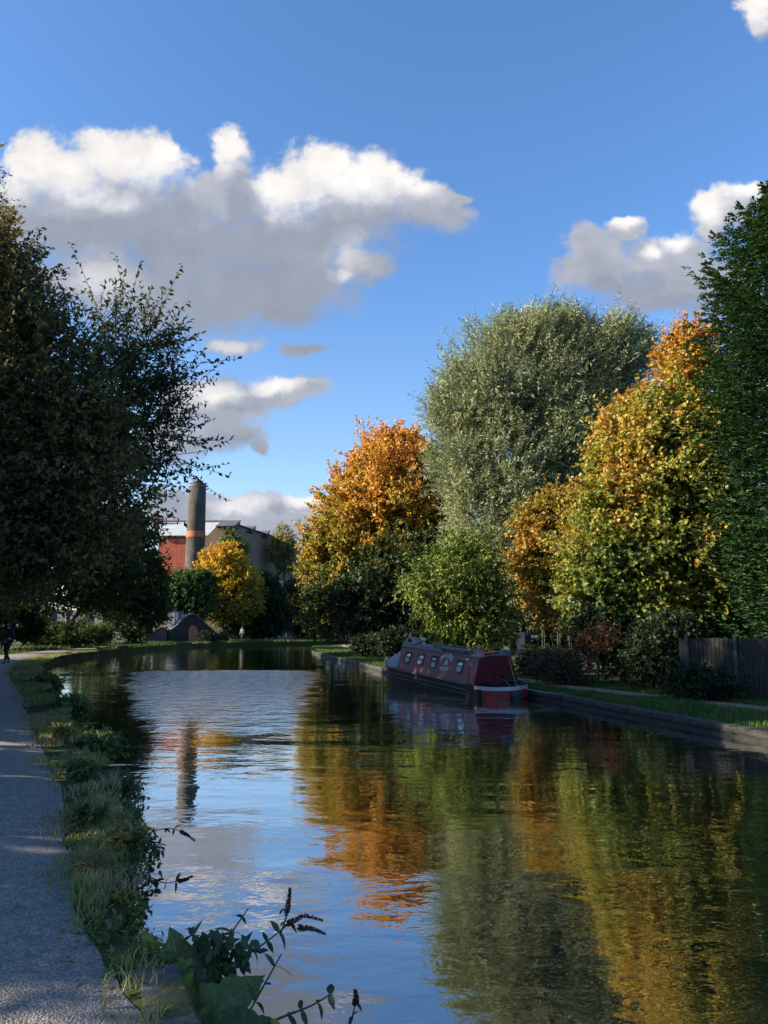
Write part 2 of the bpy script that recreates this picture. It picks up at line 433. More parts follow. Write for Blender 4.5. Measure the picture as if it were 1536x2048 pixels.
# a little irregularity on the grown-over left bank
LBs = [p + side(LBs, i)*(0.10*math.sin(i*0.9) + rs.uniform(-.09, .09)) for i, p in enumerate(LBs)]
outline = [Vector((p.x, p.y)) for p in LBs] + [Vector((p.x, p.y)) for p in reversed(RBs)]

def in_poly(px, py, poly):
    c = np.zeros(px.shape, bool); x = np.array([p[0] for p in poly]); y = np.array([p[1] for p in poly]); n = len(x); j = n - 1
    for i in range(n):
        cond = ((y[i] > py) != (y[j] > py)) & (px < (x[j]-x[i])*(py-y[i])/(y[j]-y[i] + 1e-12) + x[i]); c ^= cond; j = i
    return c
S = 2500.0
pts = list(outline); nO = len(pts)
edges = [(i, (i+1) % nO) for i in range(nO)]
gxy = []
for gx in np.arange(-60, 60.1, 2.2):
    for gy in np.arange(-12, 135, 2.2):
        gxy.append((gx + rs.uniform(-.6, .6), gy + rs.uniform(-.6, .6)))
gxy = np.array(gxy)
ins = in_poly(gxy[:, 0], gxy[:, 1], outline)
oa = np.array([(p.x, p.y) for p in outline])
dist = np.array([np.min(np.hypot(*(oa - g).T)) for g in gxy])
gxy = gxy[(~ins) & (dist > 1.0)]
pts += [Vector(g) for g in gxy]
pts += [Vector((x, y)) for x in (-S, -600, -150, 150, 600, S) for y in (-S, -600, -150, 250, 700, S)]
cv, ce, cf, *_ = delaunay_2d_cdt(pts, edges, [], 0, 1e-5)
cv = np.array([(v.x, v.y) for v in cv]); cf = np.array([f for f in cf])
cen = cv[cf].mean(1); cf = cf[~in_poly(cen[:, 0], cen[:, 1], outline)]
dv = np.array([np.min(np.hypot(*(oa - g).T)) for g in cv])
zz = GZ + 0.06*np.clip((dv - 5)/4, 0, 1)*snoise(np.c_[cv, np.zeros(len(cv))], 0.25, 1)
zz = np.where(np.abs(cv).max(1) > 140, GZ, zz)
rba = np.array([(p.x, p.y) for p in RBs]); lba = np.array([(p.x, p.y) for p in LBs])
dR = np.array([np.min(np.hypot(*(rba - g).T)) for g in cv]); dL = np.array([np.min(np.hypot(*(lba - g).T)) for g in cv])
zz = np.where(dR < dL, zz - (GZ - GR), zz)
gV = np.c_[cv, zz]
# banks: the outline drops into the water
lookup = {}
for i, v in enumerate(cv): lookup[(round(v[0], 3), round(v[1], 3))] = i
loop = [lookup.get((round(p.x, 3), round(p.y, 3))) for p in outline]
loop = [i for i in loop if i is not None]
low = np.array([[gV[i][0], gV[i][1], -0.9] for i in loop]); base_i = len(gV)
gV = np.concatenate([gV, low]); m_ = len(loop)
wall = np.array([[loop[k], loop[(k+1) % m_], base_i + (k+1) % m_, base_i + k] for k in range(m_)])

m, N = new_mat('earth_and_turf')
tg = N.n('ShaderNodeTexCoord').outputs['Object']
n1 = N.noise(tg, 0.35, 5); n2 = N.noise(tg, 6, 6, 0.65); n3 = N.noise(tg, 45, 4, 0.7)
c = N.ramp(N.math('ADD', N.math('MULTIPLY', n1, 0.5), N.math('MULTIPLY', n2, 0.5)), [(0.32, (0.11, 0.088, 0.058)), (0.46, (0.075, 0.09, 0.032)), (0.6, (0.08, 0.12, 0.034)), (0.75, (0.13, 0.125, 0.06))])
c = N.mix(0.55, c, N.ramp(n3, [(0.3, (0.25, 0.25, 0.25)), (0.7, (1.1, 1.1, 1.1))]), 'MULTIPLY')
M_GROUND = finish(m, N, principled(N, c, 0.95, 0, N.math('ADD', n2, n3), 0.9, 0.05, 0.2))
ground = np_mesh('ground', gV, [cf, wall], M_GROUND); tag(ground, kind='structure')

# ---- water
m, N = new_mat('canal_water')
geo = N.n('ShaderNodeNewGeometry'); pos = geo.outputs['Position']
sx = N.n('ShaderNodeSeparateXYZ'); N.put(sx.inputs[0], pos)
# wavelets: crests run roughly across the view direction; a breeze roughens one stretch of the water
v1 = N.vmath('MULTIPLY', pos, (0.55, 1.0, 1.0))
w1 = N.noise(v1, 1.3, 2, 0.5, dist=0.4); w2 = N.noise(N.vmath('MULTIPLY', pos, (0.7, 1.0, 1.0)), 4.2, 3, 0.55, dist=0.3)
w3 = N.noise(N.vmath('MULTIPLY', pos, (0.8, 1.0, 1.0)), 13.0, 2, 0.5)
calm = N.math('ADD', N.math('ADD', N.math('MULTIPLY', w1, 0.55), N.math('MULTIPLY', w2, 0.22)), N.math('MULTIPLY', w3, 0.035))
# patch of cat's paws in mid-canal
pa = N.math('ADD', N.math('SUBTRACT', sx.outputs[0], -7.8), N.math('MULTIPLY', N.math('SUBTRACT', sx.outputs[1], 38.0), 0.2))
pw_ = N.math('ADD', 1.5, N.math('MULTIPLY', N.math('SUBTRACT', sx.outputs[1], 14.0), 0.13))
pd = N.math('ADD', N.math('DIVIDE', N.math('ABSOLUTE', pa), pw_), N.math('MULTIPLY', N.math('SUBTRACT', N.noise(pos, 0.5, 4, 0.6), 0.5), 0.7))
patch = N.smooth(pd, 1.15, 0.75)
yn = N.math('ADD', sx.outputs[1], N.math('MULTIPLY', N.math('SUBTRACT', N.noise(pos, 0.3, 3, 0.6), 0.5), 4.0))
patch = N.math('MULTIPLY', patch, N.smooth(yn, 39.5, 37.5))
patch = N.math('MULTIPLY', patch, N.smooth(yn, 13.0, 33.0, 0.0, 1.0))
edgeL = N.smooth(N.math('ADD', N.math('ADD', sx.outputs[0], N.math('MULTIPLY', sx.outputs[1], 0.0)), 0.0), -17.0, -13.5)
# wind-blown wavelets: long gentle faces turned one way, short steep backs
rough_w = N.math('FRACT', N.math('ADD', N.math('MULTIPLY', sx.outputs[1], 2.6), N.math('ADD', N.math('MULTIPLY', sx.outputs[0], 0.35), N.math('MULTIPLY', N.noise(N.vmath('MULTIPLY', pos, (0.9, 1.0, 1.0)), 1.7, 4, 0.62), 5.0))))
streak = N.smooth(N.noise(N.vmath('MULTIPLY', pos, (0.05, 0.55, 1.0)), 1.0, 2, 0.5), 0.35, 0.65, 0.45, 1.0)
height = N.math('ADD', N.math('MULTIPLY', calm, N.math('MULTIPLY', streak, 0.025)), N.math('MULTIPLY', N.math('MULTIPLY', patch, rough_w), 0.052))
b = N.n('ShaderNodeBump'); b.inputs['Strength'].default_value = 1.0; b.inputs['Distance'].default_value = 1.0
N.put(b.inputs['Height'], height)
fr = N.n('ShaderNodeFresnel'); fr.inputs['IOR'].default_value = 1.75; N.t.links.new(b.outputs[0], fr.inputs['Normal'])
gl = N.n('ShaderNodeBsdfGlossy'); gl.inputs['Roughness'].default_value = 0.02; gl.inputs['Color'].default_value = (0.97, 0.98, 1.0, 1); N.t.links.new(b.outputs[0], gl.inputs['Normal'])
df = N.n('ShaderNodeBsdfDiffuse'); df.inputs['Color'].default_value = (0.006, 0.010, 0.008, 1)
mx = N.n('ShaderNodeMixShader'); N.put(mx.inputs[0], N.math('MULTIPLY_ADD', fr.outputs[0], 1.40, 0.20, clamp=True)); N.put(mx.inputs[1], df.outputs[0]); N.put(mx.inputs[2], gl.outputs[0])
M_WATER = finish(m, N, mx.outputs[0])
wx = np.linspace(-45, 97, 8); wy = np.linspace(-15, 122, 8)
WV = np.array([[x, y, 0.0] for y in wy for x in wx]); WF = np.array([[r*8 + q, r*8 + q + 1, r*8 + q + 9, r*8 + q + 8] for r in range(7) for q in range(7)])
tag(np_mesh('water', WV, WF, M_WATER), kind='structure')

# ---- paths: ribbons a few mm above the ground
def ribbon(name, right, width, mat, z, step=0.15, jit=0.028, seed=3):
    P = resample(right, step); r = random.Random(seed); V = []; n = 7; wl = width if callable(width) else (lambda i, p: width)
    a = b_ = 0
    for i, p in enumerate(P):
        s = side(P, i); a = a*.86 + r.uniform(-jit, jit); b_ = b_*.93 + r.uniform(-jit, jit)
        for k in range(n):
            t = k/(n-1); off = t*wl(i, p) + (a if k == 0 else 0) + (b_ if k == n-1 else 0)
            q = p + s*off
            V.append((q.x, q.y, z + 0.025*math.sin(t*math.pi) - (0.03 if k in (0, n-1) else 0)))
    F = [[i*n + k, i*n + k + 1, (i+1)*n + k + 1, (i+1)*n + k] for i in range(len(P)-1) for k in range(n-1)]
    return np_mesh(name, V, np.array(F)[:, ::-1], mat, smooth=True)
m, N = new_mat('gravel')
tg = N.n('ShaderNodeTexCoord').outputs['Object']
vo = N.n('ShaderNodeTexVoronoi'); N.put(vo.inputs['Vector'], tg); vo.inputs['Scale'].default_value = 85; vo.inputs['Randomness'].default_value = 1
vo2 = N.n('ShaderNodeTexVoronoi'); N.put(vo2.inputs['Vector'], tg); vo2.inputs['Scale'].default_value = 190
n1 = N.noise(tg, 0.8, 5, 0.6); n2 = N.noise(tg, 9, 5, 0.65)
st = N.ramp(vo.outputs['Color'], [(0.15, (0.24, 0.222, 0.20)), (0.5, (0.355, 0.33, 0.30)), (0.85, (0.49, 0.455, 0.41)), (0.97, (0.66, 0.62, 0.57))])
c = N.mix(N.smooth(vo.outputs['Distance'], 0.35, 0.8), st, (0.18, 0.175, 0.17))
c = N.mix(0.6, c, N.ramp(vo2.outputs['Color'], [(0.1, (0.55, 0.55, 0.57)), (0.9, (1.25, 1.22, 1.2))]), 'MULTIPLY')
c = N.mix(0.75, c, N.ramp(n2, [(0.3, (0.55, 0.54, 0.53)), (0.7, (1.1, 1.1, 1.1))]), 'MULTIPLY')
c = N.mix(N.smooth(n1, 0.52, 0.75, 0, 0.55), c, (0.21, 0.18, 0.145))
hgt = N.math('SUBTRACT', N.math('MULTIPLY', n2, 0.8), N.math('ADD', N.math('MULTIPLY', vo.outputs['Distance'], 0.7), N.math('MULTIPLY', vo2.outputs['Distance'], 0.3)))
M_GRAVEL = finish(m, N, principled(N, c, 0.9, 0, hgt, 1.0, 0.016, 0.25))
M_DIRT = noisy_mat('trodden_earth', (0.16, 0.125, 0.09), (0.26, 0.205, 0.15), 3, 0.95, 0.5, 0.02, spec=0.2)
LP = [(1.0,-8),(0.1,0),(-0.58,2.6),(-0.92,3.4),(-1.28,4.0),(-1.72,4.7),(-2.0,5.3),(-2.5,6.4),(-3.3,8.2),(-4.9,11.2),(-9.6,20.6),(-14.2,29.6),(-18.6,40),(-21.4,50),(-22.2,58),(-22.7,66),(-22.8,74),(-22.0,83),(-19.4,89.5),(-15,94.5),(-8.5,99.5),(0,103.5),(15,107.5)]
tag(ribbon('towpath', LP, 2.5, M_GRAVEL, GZ + 0.035), kind='structure')
RP = [(90,104),(20,99.5),(6,97),(-1,93.6),(-4.2,89.5),(-4.6,83),(-3.4,72),(-2.0,60),(0.4,46.5),(2.8,35.6),(4.4,29.2),(5.5,25.2),(8.7,17.8),(10.6,13),(14,3),(19,-12)]
tag(ribbon('footpath', RP, 1.0, M_DIRT, GR + 0.03, 0.3, 0.05, 8), kind='structure')

# ---- coping: each bank is a wall whose coping stones are its parts
M_STONE = noisy_mat('coping_stone', (0.012, 0.014, 0.012), (0.055, 0.055, 0.05), 3.5, 0.95, 0.9, 0.05, (0.028, 0.03, 0.024))
M_BRICKWALL = noisy_mat('bank_brick', (0.007, 0.008, 0.007), (0.026, 0.024, 0.02), 6, 0.9, 0.6, 0.03)
m, N = new_mat('mossy_stone'); tg = N.n('ShaderNodeTexCoord').outputs['Object']
n1 = N.noise(tg, 3.2, 6, .65); n2 = N.noise(tg, 14, 6, .7); n3 = N.noise(tg, 60, 3, .7)
c = N.ramp(n2, [(.3, (.05, .052, .05)), (.5, (.10, .10, .097)), (.7, (.17, .168, .16))])
c = N.mix(N.smooth(n1, .48, .62, 0, .9), c, N.ramp(n3, [(.3, (.03, .045, .014)), (.7, (.085, .10, .035))]))
M_MOSSY = finish(m, N, principled(N, c, .95, 0, N.math('ADD', n2, N.math('MULTIPLY', n3, .4)), 1.0, .035, .2))
def stone_mesh(a, b, s, w, z0, z1, r):
    """slightly rounded block from a to b along the bank, w deep to the land side s"""
    d = (b - a); L = d.length; d.normalize()
    bm = bmesh.new(); bmesh.ops.create_cube(bm, size=1.0)
    bmesh.ops.scale(bm, vec=(L, w, z1 - z0), verts=bm.verts)
    bmesh.ops.bevel(bm, geom=list(bm.edges), offset=0.025, segments=2, affect='EDGES', profile=0.6)
    bmesh.ops.subdivide_edges(bm, edges=[e for e in bm.edges if e.calc_length() > 0.3], cuts=4, use_grid_fill=True)
    for v in bm.verts:
        q = v.co*6; v.co += Vector((math.sin(q.y*3.1 + r*9), math.sin(q.x*2.3 + r*5), math.sin(q.x*2.9 + q.y*3.7 + r*7)))*0.007
    c = (a + b)/2 + s*(w/2 - 0.02); c.z = (z0 + z1)/2
    M = Matrix.Translation(c) @ Matrix((( d.x, s.x, 0, 0), (d.y, s.y, 0, 0), (0, 0, 1, 0), (0, 0, 0, 1))) @ Matrix.Rotation((r - .5)*0.03, 4, 'X')
    bm.transform(M); me = bpy.data.meshes.new('coping_stone'); bm.to_mesh(me); bm.free()
    for p in me.polygons: p.use_smooth = True
    return me
def bank_wall(name, label, line, i0, i1, land, lens, w, z0, z1, seed, gap=0.012, skirt=True, stone=None):
    stone = stone or M_STONE
    r = random.Random(seed)
    P = [p.copy() for p in line[i0:i1]]
    root = empty(name, (P[0].x, P[0].y, 0), label, 'wall')
    cum = [0]
    for a, b in zip(P, P[1:]): cum.append(cum[-1] + (b - a).length)
    def ptat(s):
        for k in range(len(P) - 1):
            if cum[k+1] >= s: return P[k].lerp(P[k+1], (s - cum[k])/max(1e-6, cum[k+1] - cum[k]))
        return P[-1].copy()
    s = 0; n = 0
    o0 = Vector((P[0].x, P[0].y, 0))
    while s < cum[-1] - 0.6 and n < 98:
        L = r.uniform(*lens); a = ptat(s); b = ptat(min(s + L - gap, cum[-1])); s += L
        d = (b - a).normalized(); sd = Vector((-d.y, d.x, 0))*land
        me = stone_mesh(a - o0 + sd*r.uniform(-.02, .02), b - o0 + sd*r.uniform(-.02, .02), sd, w, z0, z1 + r.uniform(-.015, .015), r.random())
        link_mesh('coping_stone', me, stone, root); n += 1
    if skirt:
        V = []; F = []
        for k, p in enumerate(P):
            sd = side(P, k)*land
            for z in (z0 - 0.004, 0.05, 0.04, -0.6):
                off = -0.012 if z > 0.045 else -0.05
                q = p - o0 + sd*off + sd*0.015*math.sin(k*1.7 + z*40); V.append((q.x, q.y, z))
        for k in range(len(P) - 1):
            for j in range(3): F.append([k*4 + j, (k+1)*4 + j, (k+1)*4 + j + 1, k*4 + j + 1])
        np_mesh('brickwork', V, np.array(F), M_BRICKWALL, root)
    return root
iR0 = next(i for i, p in enumerate(RBs) if p.y > 3); iR1 = next(i for i, p in enumerate(RBs) if p.y > 62)
bank_wall('canal_wall', 'long dark stone edging along the grassy bank behind the moored boat', RBs, iR0, iR1, -1, (1.0, 1.5), 0.30, 0.08, GR + 0.03, 4)
iL0 = next(i for i, p in enumerate(LBs) if p.y > 1.0); iL1 = next(i for i, p in enumerate(LBs) if p.y > 4.5)
bank_wall('canal_wall', 'weathered flat stone edging beside the gravel towpath, at the bottom of the view', LBs, iL0, iL1, 1, (0.9, 1.4), 0.22, 0.16, GZ + 0.012, 9, stone=M_MOSSY)

# ---- grass
def blades(name, P, h, w, cols, rng, lean=0.5, parent=None, mat=None, bend=0.35):
    n = len(P); az = rng.uniform(0, 2*math.pi, n); hh = h*rng.uniform(0.5, 1.3, n)
    D = np.c_[np.cos(az), np.sin(az), np.zeros(n)]; l = lean*rng.uniform(0.1, 1.2, n)
    S = np.c_[-np.sin(az), np.cos(az), np.zeros(n)]*(w*rng.uniform(.6, 1.3, n))[:, None]
    Z = np.array([0, 0, 1.])
    p1 = P + D*(hh*l*0.35)[:, None] + Z*(hh*0.6)[:, None]
    p2 = P + D*(hh*(l*0.8 + bend*l))[:, None] + Z*(hh*(1 - 0.25*l))[:, None]
    V = np.stack([P - S, P + S, p1 + S*.75, p1 - S*.75, p2], 1)
    b = np.arange(n)[:, None]*5
    c = pal(cols, rng.random(n)*0.5 + 0.42*snoise(P, 1.3, 2) + 0.25, rng, 0.2)
    return np_mesh(name, V.reshape(-1, 3), [b + np.array([[0, 1, 2, 3]]), b + np.array([[3, 2, 4]])], mat or M_LEAF, parent, np.repeat(c, 5, 0))
rng = np.random.default_rng(11)
def band(line, i0, i1, o0, o1, n, land, dens=None):
    """points in a band beside a bank line, o0..o1 metres to the land side"""
    P = line; k = rng.integers(i0, i1 - 1, n) if dens is None else rng.choice(np.arange(i0, i1 - 1), n, p=dens/dens.sum())
    t = rng.random(n); o = rng.uniform(o0, o1, n)
    a = np.array([[p.x, p.y, 0] for p in P]); s = np.array([list(side(P, i)) for i in range(len(P))])*land
    q = a[k]*(1 - t[:, None]) + a[k + 1]*t[:, None] + s[k]*o[:, None]; q[:, 2] = GZ
    return q
# verge between towpath and water: thick near the camera, thinner with distance
iA = next(i for i, p in enumerate(LBs) if p.y > 1.5); iB = next(i for i, p in enumerate(LBs) if p.y > 60)
kk = np.arange(iA, iB - 1); ll = np.array([LBs[i].y for i in kk])
pd = 1/np.maximum(ll, 4)**1.0
# right-hand edge of the path by distance, to keep the blades off it
LPs = resample(LP, 0.35); lpa = np.array([[p.x, p.y] for p in LPs])
def path_off(q):
    out = np.empty(len(q)); hw = 1.25
    lps = np.array([list(side(LPs, i))[:2] for i in range(len(LPs))])
    for s0 in range(0, len(q), 4000):
        d = q[s0:s0+4000, None, :2] - lpa[None]; j = np.argmin((d**2).sum(2), 1)
        out[s0:s0+4000] = np.einsum('ij,ij->i', d[np.arange(len(j)), j], lps[j])
    return out          # negative: on the water side of the path edge; 0..2.5: on the path
q = band(LBs, iA, iB, -0.12, 2.2, 120000, 1, pd)
po = path_off(q)
qf = band(LBs, iA, next(i for i, p in enumerate(LBs) if p.y > 5.6), 0.12, 0.32, 2200, 1); qf = qf[snoise(qf, 2.0, 1) > -.1]
sp = snoise(q, 1.6, 1)
keep = (po < 0.02 + 0.09*snoise(q, 3.0, 2) + 0.10*rng.normal(0, 1, len(q))) & (sp > -0.55 + 0.9*rng.random(len(q))*0.5)
near = q[:, 1] < 4.7
keep &= ~(near & (snoise(q, 2.6, 3) < -0.05))
q = np.concatenate([q[keep], qf])
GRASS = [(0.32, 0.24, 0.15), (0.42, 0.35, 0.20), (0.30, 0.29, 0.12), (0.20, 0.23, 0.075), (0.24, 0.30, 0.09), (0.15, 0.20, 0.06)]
hgt = 0.07 + 0.06*snoise(q, 1.5, 3) + 0.03*snoise(q, 4.0, 1)
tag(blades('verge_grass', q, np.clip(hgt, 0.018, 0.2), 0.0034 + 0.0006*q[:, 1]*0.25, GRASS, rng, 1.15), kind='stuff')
# left of the path
q = np.c_[rng.uniform(-32, -2, 60000), rng.uniform(5, 62, 60000), np.full(60000, GZ)]
po = path_off(q); q = q[(po > 2.55) & (po < 5.5)]
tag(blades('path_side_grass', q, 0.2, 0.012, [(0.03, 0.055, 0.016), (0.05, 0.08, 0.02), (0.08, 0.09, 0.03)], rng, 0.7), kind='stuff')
# right bank
jA = next(i for i, p in enumerate(RBs) if p.y > 9); jB = next(i for i, p in enumerate(RBs) if p.y > 80)
kk = np.arange(jA, jB - 1); ll = np.array([RBs[i].y for i in kk]); pd = 1/np.maximum(ll, 8)
RPs = resample(RP, 0.6); rpa = np.array([[p.x, p.y] for p in RPs]); rps = np.array([list(side(RPs, i))[:2] for i in range(len(RPs))])
def rpath_off(q):
    d = q[:, None, :2] - rpa[None]; j = np.argmin((d**2).sum(2), 1); return np.einsum('ij,ij->i', d[np.arange(len(j)), j], rps[j])
q = band(RBs, jA, jB, 0.28, 5.0, 150000, -1, pd); q[:, 2] = GR
po = np.concatenate([rpath_off(x) for x in np.array_split(q, 40)])
sn = snoise(q, 2.5, 1)*0.12
keep = (po < -0.02 + sn) | (po > 0.95 + sn)
q = q[keep]
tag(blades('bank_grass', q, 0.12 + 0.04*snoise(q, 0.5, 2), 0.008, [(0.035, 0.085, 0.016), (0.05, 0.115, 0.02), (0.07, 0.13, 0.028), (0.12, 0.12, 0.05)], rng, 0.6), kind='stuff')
# far bank
fA = next(i for i, p in enumerate(LBs) if p.y > 60); fB = next(i for i, p in enumerate(LBs) if p.x > 10)
q = band(LBs, fA, fB, 0.0, 7.0, 30000, 1); po = np.concatenate([path_off(x) for x in np.array_split(q, 6)])
q = q[(po < 0) | (po > 2.5)]
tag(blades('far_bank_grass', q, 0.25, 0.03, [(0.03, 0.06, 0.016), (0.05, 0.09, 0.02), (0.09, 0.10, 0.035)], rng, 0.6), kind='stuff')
# fallen leaves
def litter(name, q, size, cols):
    n = len(q); az = rng.uniform(0, 6.28, n); D = nrm(np.c_[np.cos(az), np.sin(az), rng.normal(0, .15, n)])
    Nn = nrm(np.c_[rng.normal(0, .25, n), rng.normal(0, .25, n), np.ones(n)])
    L = size*rng.uniform(.6, 1.3, n)
    V, F = leaf_mesh(q, D, Nn, L, L*0.7, 0.15, 0.1)
    return np_mesh(name, V, F, M_LEAF_AUT, None, np.repeat(pal(cols, rng.random(n), rng), 4, 0))
FALL = [(0.12, 0.06, 0.03), (0.20, 0.12, 0.05), (0.32, 0.24, 0.10), (0.07, 0.04, 0.025)]
q1 = band(LBs, iA, iB, 0.0, 3.4, 1500, 1, (1/np.maximum(np.array([LBs[i].y for i in np.arange(iA, iB-1)]), 4))); po = path_off(q1)
q1 = q1[(po < 0.25) | (rng.random(len(q1)) < 0.025)]; q1[:, 2] = GZ + 0.05
q2 = band(RBs, jA, jB, 0.3, 4.2, 1500, -1, pd); q2[:, 2] = GR + 0.06
tag(litter('leaf_litter', np.concatenate([q1, q2]), 0.045, FALL), kind='stuff')
# ------------------------------------------------------------------ trees
G = GZ
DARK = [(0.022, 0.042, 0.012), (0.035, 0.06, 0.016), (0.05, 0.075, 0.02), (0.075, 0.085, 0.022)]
OLIVE = [(0.075, 0.085, 0.03), (0.125, 0.115, 0.042), (0.18, 0.14, 0.055), (0.27, 0.18, 0.07)]
# left bank, foreground
make_tree('broadleaf_tree', 'big dense dark olive tree overhanging the towpath at the left', 'tree', (-13.0, 14.0, G), 15,
          [(-150,700,230,260),(0,600,105,150),(40,760,150,190),(-60,1000,240,170),(110,930,140,140),(60,1080,150,85),(205,1010,105,105),(150,820,100,130),(-30,520,80,90),(-330,900,220,260,-1)],
          9500, 11, 0.115, 0.52, OLIVE, seed=2, sprig=(0.45, 0.95), spread=0.85, cbias=(0.45, 0.45, 0.3, 0.2), trunk_r=0.3, shoots=260, shoot_len=(0.7, 1.3), gap=0.75, trunk_top=(-11, 14.6, 8), twigs=0.5)
make_tree('sallow_tree', 'open leggy tree with long upright leafy shoots against the cloud', 'tree', (-11.8, 17.5, G), 17,
          [(235,790,105,140),(290,690,75,80),(295,840,95,110),(320,930,75,45),(205,650,60,70),(230,950,90,70),(180,880,90,120),(345,760,40,60)],
          900, 10, 0.12, 0.5, [(0.04, 0.06, 0.024), (0.06, 0.085, 0.03), (0.09, 0.10, 0.035)], seed=5, sprig=(0.5, 1.0), spread=0.75, up=0.6, cbias=(0.4, 0.3, 0.3, 0.1),
          trunk_r=0.2, shoots=150, shoot_len=(1.0, 2.1), gap=0.25, trunk_top=(-7.5, 17, 6.5), twigs=1.0, twig_r=0.007, rough=0.35)
make_tree('birch_tree', 'tall thin birch rising pale-leaved above the dark left canopy', 'tree', (-21.0, 24.0, G), 26,
          [(-40,420,60,100),(-50,340,70,70),(-60,560,90,140),(-10,470,40,60),(-120,400,90,120),(-90,720,110,150)],
          1500, 9, 0.12, 0.6, [(0.10, 0.10, 0.025), (0.20, 0.17, 0.04), (0.28, 0.22, 0.05)], seed=8, sprig=(0.5, 1.0), up=0.1, droop=0.25, cbias=(0.5, 0.3, 0.3, 0), trunk_r=0.16, shoots=60, shoot_len=(0.9, 1.6), gap=0.4, twigs=1.0, mat=M_LEAF_AUT)
# left bank, farther along the towpath
make_tree('hedgerow_tree', 'dark rounded tree just beyond the bend of the towpath', 'tree', (-27.0, 50.0, G), 50,
          [(120,1110,120,105),(130,1188,55,24),(40,1060,120,130),(200,1150,80,75),(150,1010,90,70),(-60,1060,120,160)], 4200, 12, 0.26, 0.55, DARK, group='trees along the towpath', seed=11, sprig=(0.7, 1.5), cbias=(0.35, 0.35, 0.3, 0.1), trunk_r=0.3)
make_tree('hedgerow_tree', 'dark green tree with a rusty tinged edge left of the chimney', 'tree', (-29.5, 70.0, G), 68,
          [(250,1095,58,80),(285,1165,45,65),(225,1160,80,70),(290,1215,40,40),(200,1080,70,60)], 3800, 12, 0.32, 0.55, [(0.022, 0.045, 0.014), (0.035, 0.06, 0.018), (0.06, 0.08, 0.02), (0.16, 0.10, 0.03)], group='trees along the towpath', seed=12, sprig=(0.8, 1.6), cbias=(0.35, 0.4, 0.3, 0.1), trunk_r=0.3)
make_tree('hedgerow_tree', 'dark tree behind the walker where the path bends', 'tree', (-25.5, 40.0, G), 41,
          [(-40,1080,110,120),(30,1120,90,80),(-20,1180,80,50),(-120,1000,140,200)], 2600, 12, 0.2, 0.55, DARK, group='trees along the towpath', rough=.3, seed=14, sprig=(0.7, 1.4), cbias=(0.4, 0.35, 0.3, 0.1), trunk_r=0.22, stems=3)
# unseen trees added beside the camera to shade the path
for i, (x, y, h, r_) in enumerate([(-13.5, 5.5, 8.0, 3.4), (-14.0, -3.5, 8.0, 3.6)]):
    make_tree('towpath_tree', ['shady tree standing left of the near stretch of gravel path', 'shady tree farther back along the gravel path'][i], 'tree', (x, y, G), y, [], 1500, 10, 0.28, 0.6, DARK, seed=20 + i,
              world_blobs=[((x, y, h*.62), (r_, r_, h*.36)), ((x + 1, y + 1.5, h*.8), (r_*.7, r_*.7, h*.25)), ((x - .6, y - 1.5, h*.75), (r_*.7, r_*.7, h*.25))], sprig=(0.7, 1.4), trunk_r=0.28, twigs=0)
for i, (x, y, h, r_) in enumerate([(-16.0, 15.0, 11.5, 3.8), (-18.5, 21.5, 11.8, 4.2), (-20.5, 28.0, 10.4, 3.8)]):  # out-of-view trees added to keep the sun off boat and right bank
    make_tree('towpath_tree', ['round-headed tree behind the overhanging olive tree', 'middle tree of the shady row along the inside of the path', 'last tree of the shady row before the bend'][i], 'tree', (x, y, G), y, [], 2800, 11, 0.32, 0.65, DARK, group='row of trees inside the path', seed=24 + i,
              world_blobs=[((x, y, h*.55), (r_, r_, h*.42)), ((x + 1, y + 1.5, h*.78), (r_*.7, r_*.7, h*.2)), ((x - .6, y - 1.8, h*.72), (r_*.7, r_*.7, h*.22)), ((x + .8, y - .5, h*.3), (r_*.9, r_, h*.22))], sprig=(0.7, 1.4), trunk_r=0.28, twigs=0)
make_tree('towpath_tree', 'leaning tree on the outside of the towpath bend', 'tree', (-26.0, 34.5, G), 34.5, [], 2200, 11, 0.32, 0.65, DARK, group='row of trees inside the path', seed=29,  # out-of-view tree added to keep the sun off the path bend
          world_blobs=[((-26, 34.5, 5.2), (4, 4, 4.2)), ((-25.4, 33.5, 2.8), (3.6, 3.6, 2.4))], sprig=(0.7, 1.4), trunk_r=0.25, twigs=0)
make_tree('hedge', 'tall hedge along the inside of the near towpath', 'hedge', (-15.2, 15, G), 15, [], 4200, 11, 0.22, 0.65, DARK, seed=30,  # out-of-view hedge, added only to block sun on the path
          world_blobs=[((-12.6 - .37*i*1.6, 7 + i*1.6*.93, 1.9 + .3*math.sin(i*2.1)), (1.3, 1.5, 1.9)) for i in range(13)], sprig=(0.4, 0.9), trunk_r=0.1, twigs=0)
# far end
make_tree('maple_tree', 'small bright yellow maple below the brick chimney', 'tree', (-21.6, 104, G), 104,
          [(448,1135,46,40),(425,1158,42,38),(478,1170,42,42),(455,1205,58,42),(458,1108,24,20),(500,1200,25,35),(412,1195,30,38)], 3800, 12, 0.28, 0.75,
          [(0.13, 0.15, 0.02), (0.34, 0.27, 0.03), (0.52, 0.37, 0.035), (0.55, 0.33, 0.03)], seed=31, sprig=(0.6, 1.3), cbias=(0.5, 0.3, 0.3, 0.1), hb=1.0, mat=M_LEAF_AUT, trunk_r=0.25)
make_tree('ivy_covered_tree', 'rounded green ivy-clad tree at the foot of the chimney', 'tree', (-25.0, 98, G), 98,
          [(372,1185,42,42),(400,1175,32,36),(345,1195,36,40),(385,1210,40,30)], 2400, 12, 0.3, 0.7, [(0.035, 0.065, 0.02), (0.055, 0.10, 0.028), (0.09, 0.14, 0.04)], seed=32, sprig=(0.5, 1.1), cbias=(0.5, 0.35, 0.3, 0), trunk_r=0.25)
